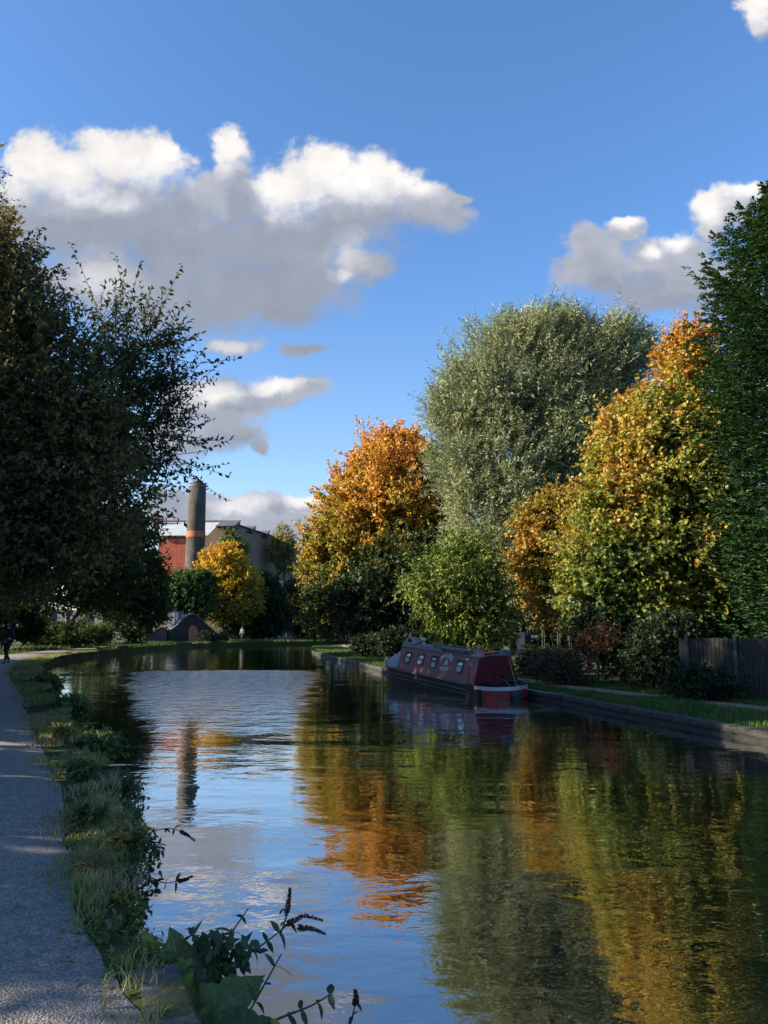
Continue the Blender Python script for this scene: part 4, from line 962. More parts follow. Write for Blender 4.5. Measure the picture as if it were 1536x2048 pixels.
for i, (x0, x1, s0, s1) in enumerate(ups):
    xm = (x0 + x1)/2; hw = 0.20; x0, x1 = xm - hw, xm + hw; s0, s1 = S0, S1; sm = s0 + (s1 - s0)*0.56; t = 0.03; ts = t/0.84
    def ring(xa, xb, sa, sb): return [[sd(xa - t, sa - ts, .003), sd(xb + t, sa - ts, .003), sd(xb, sa, .003), sd(xa, sa, .003)], [sd(xb + t, sa - ts, .003), sd(xb + t, sb + ts, .003), sd(xb, sb, .003), sd(xb, sa, .003)],
                                       [sd(xb + t, sb + ts, .003), sd(xa - t, sb + ts, .003), sd(xa, sb, .003), sd(xb, sb, .003)], [sd(xa - t, sb + ts, .003), sd(xa - t, sa - ts, .003), sd(xa, sa, .003), sd(xa, sb, .003)]]
    wroot = poly_obj('window', ring(x0, x1, s0, s1) + [[sd(x0, sm - .012, .003), sd(x1, sm - .012, .003), sd(x1, sm + .012, .003), sd(x0, sm + .012, .003)]], M_FRAME, boat, 0.02, nW)
    poly_obj('pane', [[sd(x0, s0, .004), sd(x1, s0, .004), sd(x1, s1, .004), sd(x0, s1, .004)]], M_GLASS, wroot)
    # half-drawn curtain behind the lower light
    V = []; n = 13
    for q in range(n):
        xx = x0 + .05 + (x1 - x0 - .09)*q/(n-1); o = .010 + .003*math.sin(q*2.1)
        V += [sd(xx, s0 + .02, o), sd(xx, sm - .03, o)]
    me = bpy.data.meshes.new('curtain'); me.from_pydata([tuple(v) for v in V], [], [[2*q, 2*q+2, 2*q+3, 2*q+1] for q in range(n-1)]); me.update(); link_mesh('curtain', me, M_CURTAIN, wroot)
    if i != 2:     # hopper light dropped open: its white colour stands in for mirrored sky
        h = poly_obj('hopper_pane', [[sd(x0 + .01, sm + .015, .012), sd(x1 - .07, sm + .015, .012), sd(x1 - .19, sm + (s1 - sm)*.62, .05), sd(x0 + .02, sm + (s1 - sm)*.72, .03)]], M_SKY_GLINT, wroot, 0.004, nW)
    else:
        V = []
        for q in range(n):
            xx = x0 + .05 + (x1 - x0 - .09)*q/(n-1); o = .010 + .003*math.sin(q*2.4)
            V += [sd(xx, sm + .03, o), sd(xx, s1 - .05, o)]
        me = bpy.data.meshes.new('curtain'); me.from_pydata([tuple(v) for v in V], [], [[2*q, 2*q+2, 2*q+3, 2*q+1] for q in range(n-1)]); me.update(); link_mesh('curtain', me, M_CURTAIN, wroot)
# painted emblem: two curved lettered scrolls, a figure between, a lettered panel below
def Z1(u, v): return side_px(860 + u/15.36, 1285 + v/15.36, 0.004)
def band_poly(inner, outer): return [Z1(*p) for p in inner] + [Z1(*p) for p in reversed(outer)]
sg = poly_obj('painted_sign', [band_poly([(330, 565), (400, 490), (470, 450), (530, 440)], [(345, 440), (420, 380), (480, 345), (545, 345)]),
      band_poly([(545, 445), (590, 490), (630, 550), (662, 615)], [(595, 285), (650, 350), (695, 420), (718, 500)]),
      band_poly([(285, 825), (350, 850), (440, 865), (545, 860)], [(325, 745), (400, 755), (480, 765), (590, 765)])], M_SIGN, boat, 0.002, nW)
def Z2(u, v): return side_px(860 + u/15.36, 1285 + v/15.36, 0.008)
st = []
for (a, b_) in [((372, 470), (385, 520)), ((400, 420), (420, 470)), ((440, 395), (452, 445)), ((475, 375), (485, 430)), ((505, 365), (515, 425)), ((600, 350), (585, 440)), ((628, 390), (606, 470)), ((655, 420), (632, 505)), ((678, 465), (652, 545)), ((690, 510), (668, 570)),
                ((340, 775), (325, 820)), ((378, 785), (365, 830)), ((418, 790), (405, 840)), ((455, 790), (448, 842)), ((495, 790), (486, 842)), ((530, 790), (522, 842))]:
    dx, dy = 11, 2
    st.append([Z2(a[0] - dx, a[1] - dy), Z2(a[0] + dx, a[1] + dy), Z2(b_[0] + dx, b_[1] + dy), Z2(b_[0] - dx, b_[1] - dy)])
poly_obj('lettering', st, M_MAROON, sg, 0.002, nW)
poly_obj('emblem', [[Z1(540, 480), Z1(500, 560), Z1(450, 640), Z1(425, 720), Z1(455, 715), Z1(490, 640), Z1(525, 560)], [Z1(545, 500), Z1(555, 560), Z1(530, 620), Z1(550, 695), Z1(510, 680), Z1(495, 640), Z1(510, 570)]], M_SIGN, sg, 0.002, nW)
poly_obj('notice', [[Z1(1105, 485), Z1(1188, 488), Z1(1172, 555), Z1(1092, 545)]], M_WHITE, boat, 0.003, nW)
box_obj('panel_seam', (0.42, sd(.42, .5, .004).y, sd(.42, .5, .004).z), (0.02, 0.012, 0.80), M_FRAME, boat, Euler((math.atan((CB - CT)/(ZT - ZB)), 0, 0)).to_matrix(), 0.002)
# bulkhead fittings, stern deck, tiller, fender
box_obj('vent_plate', (-0.045, 0.28, 0.53), (0.02, 0.2, 0.07), M_FRAME, boat)
box_obj('step_box', (-0.1, -0.42, 0.56), (0.14, 0.42, 0.16), M_DARK, boat)
T = Tubes(); T.poly([(-0.98, 0.75, 0.5), (-0.62, 0.3, 0.53), (-0.50, -0.2, 0.52), (-0.6, -0.8, 0.5)], 0.016, 0.016); T.build('taff_rail', M_FRAME, boat, 6)
T = Tubes(); T.poly(bez((-0.85, 0, 0.1), (-0.95, 0.02, 0.62), (-0.25, 0.12, 0.60), 8), 0.022, 0.016); T.build('tiller', M_FRAME, boat, 8)
lathe_obj('fender', [(0.05, -.2), (0.14, -.16), (0.16, -.05), (0.16, .08), (0.12, .17), (0.03, .2)], M_DARK, boat, (-1.18, 0.02, 0.10))
# stove chimney, roof box
cx = sxy(side_px(842, 1292))[0]
ch = lathe_obj('stove_chimney', [(0.055, 0), (0.055, .27)], M_STEEL, boat, (cx, 0.40, roofz(cx, .4)), 14)
lathe_obj('collar', [(0.10, 0), (0.10, .03), (0.07, .045)], M_WHITE, ch, (cx, 0.40, roofz(cx, .4) + .01), 14)
lathe_obj('cap', [(0.05, .22), (0.095, .235), (0.095, .335), (0.06, .35)], M_STEEL, ch, (cx, 0.40, roofz(cx, .4)), 14)
bx = sxy(side_px(861, 1293))[0]
box_obj('roof_ventilator', (bx, 0.25, roofz(bx, .25) + .10), (0.26, 0.22, 0.20), M_ROOF, boat, None, 0.03)
# grey cover over the bow, tented up above the cabin roof
def pb(px, py, Y): return BMi @ at(px, py, Y)
lf = [Vector((XL - .02, CB + .02, ZB + .02)), Vector((6.3, .82, sheer(6.3))), Vector((7.0, .52, sheer(7.0))), Vector((7.35, .2, sheer(7.35)))]
rt = [Vector((v.x, -v.y, v.z)) for v in lf]
ridge = [Vector((5.45, 0.12, 1.42)), Vector((6.2, 0.06, 1.12)), Vector((6.9, 0.02, .80)), Vector((7.5, 0, .62))]
midl = [a.lerp(b_, .5) + Vector((0, .06, .06)) for a, b_ in zip(lf, ridge)]; midr = [a.lerp(b_, .5) + Vector((0, -.06, .06)) for a, b_ in zip(rt, ridge)]
rows = [lf, midl, ridge, midr, rt]; V = [v for row in rows for v in row]; F = [[r_*4 + c, r_*4 + c + 1, (r_+1)*4 + c + 1, (r_+1)*4 + c] for r_ in range(4) for c in range(3)]
me = bpy.data.meshes.new('bow_cover'); me.from_pydata([tuple(v) for v in V], [], F); me.update()
for p in me.polygons: p.use_smooth = True
bc = link_mesh('bow_cover', me, M_TARP, boat)
flap = [Vector((5.7, .50, 1.18)), Vector((5.55, .36, 1.50)), Vector((5.2, .18, 1.56)), Vector((4.2, .15, 1.50)), Vector((4.9, .2, 1.36)), Vector((5.3, .42, 1.24))]
o = poly_obj('cover_flap', [flap], M_TARP, bc, 0.03, (0, -1, 0))
lathe_obj('fastening_hole', [(0.09, 0), (0.09, .02)], M_DARK, bc, (5.28, .335, 1.42), 14, Euler((-math.pi/2 - .3, 0, .35)))
boat_top = lambda x, y, dz=0.0: BM @ Vector((x, y, roofz(x, y) + dz))
# loose things on the roof
rot = boat.rotation_euler
def roof_thing(name, label, cat, x, y, parts, rz=0.0):
    o = empty(name, boat_top(x, y, 0.013), label, cat); o.rotation_euler = (rot.to_matrix() @ Euler((0, 0, rz)).to_matrix()).to_euler()
    for nm, c, s, mt, be in parts: box_obj(nm, c, s, mt, o, None, be)
    return o
roof_thing('plank', 'grey plank lying along the boat roof above the painted emblem', 'plank', 1.6, 0.42, [('board', (0, 0, .08), (1.9, .22, .04), M_WOODGREY, .008), ('batten', (-.7, 0, .035), (.08, .3, .05), M_DARK, .008), ('batten', (.7, 0, .035), (.08, .3, .05), M_DARK, .008)], 0.03)
roof_thing('red_board', 'orange-red board lying across the near end of the boat roof', 'board', 0.22, -0.02, [('board', (0, 0, .045), (.26, .66, .035), M_ORANGERED, .008), ('cleat', (0, .2, .014), (.24, .05, .026), M_DARK, .004), ('cleat', (0, -.2, .014), (.24, .05, .026), M_DARK, .004)], 0.35)
bag = empty('bag', boat_top(0.12, -0.46, 0.012), 'dark blue-grey bag slumped on the near corner of the boat roof', 'bag'); bag.rotation_euler = rot
bm = bmesh.new(); bmesh.ops.create_icosphere(bm, subdivisions=3, radius=1)
for v in bm.verts: v.co = Vector((v.co.x*.17, v.co.y*.24, max(-.0, v.co.z)*.15 + .012*math.sin(v.co.x*7 + v.co.y*9)))
bm_obj('sack', bm, plain('bag_cloth', (0.07, 0.085, 0.10), .8, var=.3), bag, True)
T = Tubes(); T.poly(bez((.1, -.12, .10), (.12, 0, .22), (.1, .1, .11), 6), .012, .012); T.build('strap', M_WHITE, bag, 6)
p0 = BM @ Vector((-0.04, -0.48, 1.18)); p1 = BM @ Vector((-0.9, -0.15, 0.44)); p2 = Vector((5.1, 22.3, GR + .05))
T = Tubes(); T.poly(bez(p0, (p0 + p1)/2 + Vector((0, 0, -.03)), p1, 8), .012, .012); T.poly(bez(p1, (p1 + p2)/2 + Vector((0, 0, -.14)), p2, 8), .014, .014)
o = T.build('mooring_rope', M_ROPE, None, 6); tag(o, 'thin rope running down the red cabin end and over to the bank', 'rope')
# ------------------------------------------------------------------ far buildings
def brick_mat(name, c1, c2, mortar, scale=4.5, stain=0.5, rot=None):
    m, N = new_mat(name); t = N.n('ShaderNodeTexCoord').outputs['UV']
    b = N.n('ShaderNodeTexBrick'); N.put(b.inputs['Vector'], t); b.inputs['Scale'].default_value = 1.0
    b.inputs['Brick Width'].default_value = 0.225; b.inputs['Row Height'].default_value = 0.075; b.inputs['Mortar Size'].default_value = 0.009
    N.put(b.inputs['Color1'], c1); N.put(b.inputs['Color2'], c2); N.put(b.inputs['Mortar'], mortar)
    p = N.n('ShaderNodeTexCoord').outputs['Object']
    n = N.noise(p, 0.5, 6, .65); n2 = N.noise(N.vmath('MULTIPLY', p, (1, 1, .2)), 1.6, 5, .65)
    c = N.mix(stain, b.outputs['Color'], N.ramp(N.math('ADD', N.math('MULTIPLY', n, .5), N.math('MULTIPLY', n2, .5)), [(0.3, (.3, .3, .3)), (0.5, (.9, .88, .86)), (0.7, (1.5, 1.45, 1.4))]), 'MULTIPLY')
    return finish(m, N, principled(N, c, 0.9, 0, b.outputs['Fac'], -0.4, 0.02, .2))
M_BRICK_DARK = brick_mat('sooty_brick', (0.17, 0.11, 0.08), (0.24, 0.155, 0.105), (0.21, 0.185, 0.16))
M_BRICK_PALE = brick_mat('weathered_chimney_brick', (0.028, 0.025, 0.024), (0.085, 0.075, 0.066), (0.11, 0.10, 0.092), stain=.9)
M_BRICK_RED = brick_mat('orange_brick', (0.36, 0.10, 0.045), (0.42, 0.13, 0.06), (0.2, 0.14, 0.11), stain=.35)
M_BRICK_SOOT = brick_mat('soot_black_brick', (0.022, 0.019, 0.018), (0.034, 0.027, 0.025), (0.03, 0.029, 0.028))
M_BRICK_PINK = brick_mat('pinkish_brick', (0.07, 0.05, 0.053), (0.085, 0.06, 0.062), (0.08, 0.072, 0.072), stain=.4)
M_SLATE = noisy_mat('roof_slate', (0.06, 0.06, 0.07), (0.12, 0.115, 0.12), 2, .8, .3)
M_SHEET = noisy_mat('roof_sheet', (0.34, 0.38, 0.40), (0.48, 0.52, 0.53), 1.0, .6, .2)
m, N = new_mat('red_corrugated_sheet'); p = N.n('ShaderNodeTexCoord').outputs['Object']
n = N.noise(N.vmath('MULTIPLY', p, (2.2, 1, .12)), 1.2, 6, .7); n2 = N.noise(p, .9, 5, .6)
c = N.ramp(N.math('ADD', N.math('MULTIPLY', n, .7), N.math('MULTIPLY', n2, .3)), [(.3, (.16, .03, .018)), (.48, (.42, .085, .04)), (.62, (.48, .13, .06)), (.72, (.30, .24, .2))])
M_REDSHEET = finish(m, N, principled(N, c, .7, 0))
def wallbox_uv(o):
    """box-projected UVs in metres so that bricks have one size"""
    me = o.data; uv = me.uv_layers.new(name='uv')
    for p in me.polygons:
        n = p.normal
        for li in p.loop_indices:
            v = me.vertices[me.loops[li].vertex_index].co
            if abs(n.z) > .8: u = (v.x, v.y)
            else:
                t = Vector((-n.y, n.x, 0)).normalized(); u = (v.dot(t), v.z)
            uv.data[li].uv = u
    return o
def prism(name, pts, thick, mat, parent, base):
    """outline pts (world), pushed back by vector thick"""
    return wallbox_uv(poly_obj(name, [[Vector(p) - Vector(base) for p in pts]], mat, parent, 1.0, thick))
# chimney
cb = Vector((-27.75, 112, G)); chim = empty('chimney', cb, 'tall round brick factory chimney with an orange band and weeds on its rim', 'chimney')
topz = at(397, 968, 112).z - G
def chim_r(z): return 1.56 - (z/topz)*0.31
def cyl(name, z0, z1, dr, mat, k=40, steps=6, cap=True):
    V = []; F = []
    for j in range(steps + 1):
        z = z0 + (z1 - z0)*j/steps
        for i in range(k): a = 2*math.pi*i/k; V.append(((chim_r(z) + dr)*math.cos(a), (chim_r(z) + dr)*math.sin(a), z))
    F = [[j*k + i, j*k + (i+1) % k, (j+1)*k + (i+1) % k, (j+1)*k + i] for j in range(steps) for i in range(k)]
    if cap: F.append([steps*k + i for i in range(k)])
    me = bpy.data.meshes.new(name); me.from_pydata(V, [], F); me.update(); uv = me.uv_layers.new(name='uv')
    for p in me.polygons:
        p.use_smooth = len(p.vertices) == 4
        for li in p.loop_indices:
            vi = me.loops[li].vertex_index; v = me.vertices[vi].co; i = vi % k
            if p.index % k == k - 1 and i == 0 and len(p.vertices) == 4: i = k
            uv.data[li].uv = (i/k*2*math.pi*1.6, v.z)
    return link_mesh(name, me, mat, chim)
cyl('shaft', -.3, topz, 0, M_BRICK_PALE)
zb = at(390, 1068, 112).z - G
cyl('brick_band', zb - .55, zb + .35, 0.04, M_BRICK_RED, cap=False, steps=1)
cyl('cap_course', topz - .5, topz - .2, 0.06, M_BRICK_DARK, cap=False, steps=1)
make_tree('rim_weed', 'tuft of weeds sprouting from the top of the brick chimney', 'plant', (cb.x, cb.y, topz + G), 112, [(398, 968, 12, 2), (406, 969, 8, 2), (390, 968, 6, 2)], 110, 8, .25, .5, [(0.06, .08, .02), (.12, .11, .03)], seed=80, sprig=(.25, .6), trunk_r=.04, gap=2, limbs=False)
# red-clad shed with a pale sheet roof
fb = Vector((-33, 128, G)); shed = empty('factory_shed', fb, 'factory shed clad in rusty red sheeting under a pale sloping roof', 'building')
a = at(318, 1072, 128); b_ = at(468, 1072, 128)
xs_ = np.linspace(a.x, b_.x, 90); V = []
for i, x in enumerate(xs_):
    o = 0.12*(1 if i % 2 else -1)*.5; V += [(x - fb.x, 128 + o - fb.y, 8 - G), (x - fb.x, 128 + o - fb.y, a.z - G)]
np_mesh('cladding', V, [[2*i, 2*i+2, 2*i+3, 2*i+1] for i in range(89)], M_REDSHEET, shed)
prism('brick_base', [(a.x, 128.2, -.3), (b_.x, 128.2, -.3), (b_.x, 128.2, 8.0), (a.x, 128.2, 8.0)], (0, 12, 0), M_BRICK_DARK, shed, fb)
r0 = at(318, 1044, 140); r1 = at(480, 1044, 140)
rv = []; xs2 = np.linspace(0, 1, 70)
for i, t in enumerate(xs2):
    dz = .05*(1 if i % 2 else -1); lo = Vector(a).lerp(b_, t); hi = Vector(r0).lerp(r1, t)
    rv += [(lo.x - fb.x, 127.6 - fb.y, lo.z - G + dz + .05), (hi.x - fb.x, 140 - fb.y, hi.z - G + dz)]
np_mesh('roof', rv, [[2*i, 2*i+2, 2*i+3, 2*i+1] for i in range(69)], M_SHEET, shed)
box_obj('ridge', ((r0.x + r1.x)/2 - fb.x, 140 - fb.y, r0.z - G + .12), (r1.x - r0.x, .5, .3), plain('ridge_red', (.16, .06, .05), .8), shed)
box_obj('gutter', ((a.x + b_.x)/2 - fb.x, 127.5 - fb.y, a.z - G - .12), (b_.x - a.x, .22, .2), M_DARK, shed)
box_obj('back_block', ((r0.x + r1.x)/2 - fb.x, 146 - fb.y, 9), (r1.x - r0.x, 11.5, r0.z*2 - 20.5), M_BRICK_DARK, shed)
st_ = at(318, 1040, 138)
wallbox_uv(box_obj('stub_stack', (st_.x - fb.x, 138 - fb.y, st_.z - G - .9), (1.3, 1.3, 3.4), M_BRICK_DARK, shed))
# long north-light mill running away along the canal
wb = Vector((-22.8, 115, G)); mill = empty('mill_building', wb, 'long dark brick mill wall with saw-tooth roofs receding behind the yellow maple', 'building')
def wl(Y, z, off=0.0):
    t = (Y - 115)/32; return Vector((-22.8 + 7.1*t + off, Y, z))
WT = 17.6
gable = [at(405, 1290, 115), at(462, 1290, 115), at(462, 1052, 115), at(436, 1050, 115), at(408, 1078, 115)]
gable = [Vector((p.x, 115, max(p.z, -.3))) for p in gable]; gable[1].x = gable[2].x = -22.8
prism('gable_wall', gable, (0, .5, 0), M_BRICK_DARK, mill, wb)
prism('side_wall', [wl(115.5, -.3), wl(148, -.3), wl(148, WT - .6), wl(142, WT - .1), wl(115.5, WT)], (-.5, 0, 0), M_BRICK_DARK, mill, wb)
prism('end_pier', [(-15.6, 148, -.3), (-13.6, 148, -.3), (-13.6, 148, 15.6), (-15.6, 148, 16.3)], (0, 6, 0), M_BRICK_DARK, mill, wb)
box_obj('parapet_coping', tuple((wl(115.5, WT + .08) + wl(142, WT + .0))/2 - wb), (.7, 27.4, .14), M_SLATE, mill, Euler((-.004, 0, -math.atan2(7.1, 32))).to_matrix())
for i, Y in enumerate((118.0, 124.2, 130.4, 136.6, 142.8)):
    rz = 18.55 - G; e = wl(Y, 0) - wb; z0 = WT - .5 - G
    pr = [Vector((e.x - .25, e.y - 4.4, z0)), Vector((e.x - .25, e.y, rz)), Vector((e.x - .25, e.y + .4, z0))]
    o = poly_obj('saw_tooth_roof', [pr], M_SLATE, mill, 1.0, (-2.9 if i == 0 else -5.0, 0, 0))
    box_obj('barge_board', (e.x - .2, e.y - 2.1, (z0 + rz)/2 + .05), (.12, 4.55, .16), M_DARK, o, Euler((math.atan2(rz - z0, 4.4), 0, 0)).to_matrix())
M_PIPE = plain('pale_pipe', (.30, .28, .26), .7)
for Y in (137.6, 141.0):
    T = Tubes(); p = wl(Y, 0, .18) - wb; T.poly([(p.x, p.y, .2), (p.x, p.y, 11.5)], .22, .22); T.build('drainpipe', M_PIPE, mill, 8)
M_POSTER = noisy_mat('pale_graffiti_paint', (.20, .21, .25), (.62, .62, .66), 2.2, .8, .1, c3=(.36, .38, .44))
poly_obj('painted_patch', [[wl(129.5, .8, .03) - wb, wl(139.5, .8, .03) - wb, wl(139.5, 3.6, .03) - wb, wl(134, 4.1, .03) - wb, wl(129.5, 3.3, .03) - wb]], M_POSTER, mill, .02, (1, 0, 0))
poly_obj('painted_patch', [[wl(135.5, 9.3, .03) - wb, wl(138, 9.3, .03) - wb, wl(138, 10.6, .03) - wb, wl(135.5, 10.2, .03) - wb]], M_POSTER, mill, .02, (1, 0, 0))
# brick gable at the water's edge
gb = Vector((-21.8, 91.2, G)); gabl = empty('brick_gable', gb, 'low brick gable with pale coping and a bricked-up orange archway at the far bank', 'wall')
A_ = Vector((-24.6, 87.2, 0)); B_ = Vector((-19.2, 95.2, 0)); dd = (B_ - A_)
def gp(px, py):
    d = ray(px, py); u = d[0]/d[1]; t = (A_.x - u*A_.y)/(u*dd.y - dd.x); q = A_ + dd*t; q.z = CAMZ + q.y*d[2]/d[1]; return q
nb = Vector((-dd.y, dd.x, 0)).normalized()
OUT = [(337, 1300), (337, 1264), (352, 1254), (364, 1241), (374, 1233), (382, 1229.5), (390, 1231), (398, 1237), (412, 1250), (428, 1264), (446, 1279), (452, 1300)]
ol = [gp(*p) for p in OUT]
for i in (0, -1): ol[i].z = -.1
prism('wall', ol, nb*.6, M_BRICK_SOOT, gabl, gb)
T = Tubes()
cpts = [q - gb + Vector((0, 0, .06)) for q in ol[1:-1]]
V = []; F = []
for q in cpts:
    for o in (-nb*.08, nb*.68): V += [q + o, q + o + Vector((0, 0, .11))]
for i in range(len(cpts) - 1):
    b = i*4; F += [[b, b+4, b+5, b+1], [b+1, b+5, b+7, b+3], [b+3, b+7, b+6, b+2], [b+2, b+6, b+4, b]]
F += [[0, 1, 3, 2], [len(V)-4, len(V)-2, len(V)-1, len(V)-3]]
me = bpy.data.meshes.new('coping'); me.from_pydata([tuple(v) for v in V], [], F); me.update(); link_mesh('coping', me, noisy_mat('pale_coping', (.07, .073, .073), (.13, .133, .133), 3), gabl)
arch = [gp(376.5, 1289), gp(395.5, 1289), gp(395.5, 1262), gp(393, 1255), gp(387, 1250.5), gp(380.5, 1252), gp(376.5, 1258)]
wallbox_uv(poly_obj('blocked_archway', [[q - gb - nb*.05 for q in arch]], M_BRICK_RED, gabl, 1.0, nb*.12))
rb = Vector((-27.4, 84.5, G)); ramp_ = empty('ramp_wall', rb, 'pinkish-grey sloping side wall left of the brick gable', 'wall')
A_ = Vector((-27.2, 86.0, 0)); dd = Vector((3.4, 1.4, 0))
rp = [gp(286, 1290), gp(334, 1290), gp(334, 1258), gp(322, 1256), gp(306, 1266), gp(294, 1266)]; nb2 = Vector((-dd.y, dd.x, 0)).normalized()
for i in (0, 1): rp[i].z = 0
prism('wall', rp, nb2*.8, M_BRICK_PINK, ramp_, rb)
tp_ = [q - rb for q in rp[2:]]
poly_obj('coping', [[tp_[i] - nb2*.05, tp_[i+1] - nb2*.05, tp_[i+1] - nb2*.05 + Vector((0, 0, .12)), tp_[i] - nb2*.05 + Vector((0, 0, .12))] for i in range(3)], M_STONE, ramp_, 1.0, nb2*.9)
# pale boards behind
wl2 = empty('painted_wall', (-29.2, 95, G), 'pale bluish wall glimpsed between trees above the brick gable', 'wall')
A_ = Vector((-29, 94.5, 0)); dd = Vector((8, 0, 0)); q = [gp(334, 1275), gp(366, 1275), gp(366, 1224), gp(334, 1222)]
q[0].z = q[1].z = 0; poly_obj('panel', [[p - wl2.location for p in q]], plain('blue_grey_board', (.20, .23, .30), .7), wl2, .2, (0, 1, 0))
box_obj('post', (q[0].x + 1.0 - wl2.location.x, -.62, 2.0), (.14, .14, 4.2), M_DARK, wl2)
box_obj('cap_rail', ((q[2].x + q[3].x)/2 - wl2.location.x, -.4, q[2].z - G + .1), (2.1, .3, .12), M_SLATE, wl2)
# graffiti wall behind the hedge on the left
gw = empty('graffiti_wall', (-33.5, 80, G), 'concrete wall covered in pale graffiti behind the green hedge', 'wall')
m, N = new_mat('graffiti'); p = N.n('ShaderNodeTexCoord').outputs['Object']
n = N.noise(N.vmath('MULTIPLY', p, (1, 1, 1.2)), .9, 4, .6, dist=2.2); n2 = N.noise(p, 2.2, 5, .6, dist=1.5)
c = N.ramp(n, [(.34, (.03, .035, .05)), (.42, (.20, .21, .25)), (.5, (.04, .05, .07)), (.56, (.24, .23, .26)), (.64, (.05, .09, .12)), (.7, (.18, .12, .11))])
M_GRAF = finish(m, N, principled(N, N.mix(.35, c, N.ramp(n2, [(.35, (.2, .22, .25)), (.65, (.5, .5, .5))])), .8))
gx0 = at(62, 1250, 80).x; gx1 = at(205, 1250, 80).x
box_obj('wall', ((gx0 + gx1)/2 + 33.5, 0, 1.55), (gx1 - gx0, .3, 3.9), M_GRAF, gw)
for i in range(5):
    x = gx0 + (gx1 - gx0)*i/4 + 33.5; box_obj('post', (x, -.2, 1.6), (.22, .2, 4.1), M_PIPE, gw)
# brick house behind the conifer
hs = empty('brick_house', (17.5, 33, GR), 'brick house glimpsed above the board fence beside the conifer', 'house')
wallbox_uv(box_obj('wall', (0, 0, 2.6), (8, 6, 5.6), brick_mat('house_brick', (.36, .17, .10), (.42, .21, .13), (.36, .32, .28), stain=.3), hs))
poly_obj('roof', [[Vector((-4.4, -3.5, 5.35)), Vector((-4.4, 0, 8.0)), Vector((-4.4, 3.5, 5.35))]], M_SLATE, hs, 1.0, (8.8, 0, 0))
wd = box_obj('window', (-1.5, -3.02, 3.6), (1.3, .12, 1.2), M_WHITE, hs); box_obj('pane', (-1.5, -3.09, 3.6), (1.1, .02, 1.0), M_GLASS, wd)
box_obj('door', (1.5, -3.03, 1.1), (1.0, .1, 2.1), M_DARK, hs)
# board fence at the right
A0 = Vector((8.35, 22.0, GR)); A1 = Vector((13.6, 17.6, GR)); fd = (A1 - A0); FL = fd.length; fd.normalize(); fn = Vector((-fd.y, fd.x, 0))
fence = empty('board_fence', A0, 'tall dark vertical-board garden fence in the shade at the right', 'fence', rz=math.atan2(fd.y, fd.x))
rr = random.Random(3); bm = bmesh.new(); x = 0
while x < FL:
    w = rr.uniform(.10, .13); box_bm(bm, (x + w/2, rr.uniform(-.006, .006), .81 + rr.uniform(-.015, .015)), (w - .012, .022, 1.62), None, .003); x += w
M_BOARD = plain('fence_board', (.011, .010, .009), .85, var=.5, scale=3, bstr=.4)
tag(bm_obj('board_panel', bm, M_BOARD, fence), None)
for i in range(5): box_obj('post', (0.25 + i*1.28, -.055, .83), (.09, .085, 1.75), plain('post_grey', (.035, .034, .032), .85, var=.35), fence)
for z in (.3, 1.2): box_obj('rail', (FL/2, .04, z), (FL, .05, .08), M_BOARD, fence)
# blue railings by the path
pf = empty('railing_fence', (6.0, 36, GR), 'blue and grey metal railings with flat-topped posts above the boat', 'fence')
M_BLUE = plain('blue_metal', (.03, .07, .20), .45, .2); M_GALV = plain('galvanised', (.16, .19, .19), .5, .4)
def rx(px): return at(px, 1255, 36).x - 6.0
for i, px in enumerate((1057, 1086, 1117, 1140)):
    mt = M_BLUE if i == 0 else M_GALV
    for s in (-.05, .05): box_obj('post', (rx(px) + s, 0, 0.93), (.045, .05, 1.88), mt, pf)
    box_obj('post_cap', (rx(px), 0, 1.895), (.26, .10, .05), M_GALV, pf)
for z in (.35, 1.35): box_obj('rail', ((rx(1030) + rx(1150))/2, .05, z), (rx(1150) - rx(1030), .03, .05), M_GALV, pf)
for i in range(14):
    x = rx(1030) + (rx(1150) - rx(1030))*i/13; box_obj('bar', (x, .03, .8), (.03, .02, 1.6), M_BLUE if i < 6 else M_FRAME, pf)
o = box_obj('sign_board', (rx(1040), -.06, 1.05), (.42, .03, 1.3), noisy_mat('blue_board', (.025, .04, .09), (.09, .11, .15), 5, .6), pf)
box_obj('sign_board', (rx(1064) + .1, -.05, 1.5), (.3, .03, .14), M_GALV, pf)
# blue container on the far path
bn = empty('container', at(686, 1290, 100) + Vector((0, 0, 0)), 'dark blue metal container under the trees on the far bank', 'container'); bn.location.z = G
box_obj('body', (0, 0, 1.25), (2.2, 3, 2.4), plain('dark_blue_metal', (.006, .02, .045), .5), bn)
for s in (-.7, 0, .7): box_obj('rib', (s, -1.53, 1.25), (.08, .06, 2.3), plain('rib_blue', (.007, .025, .055), .5), bn)

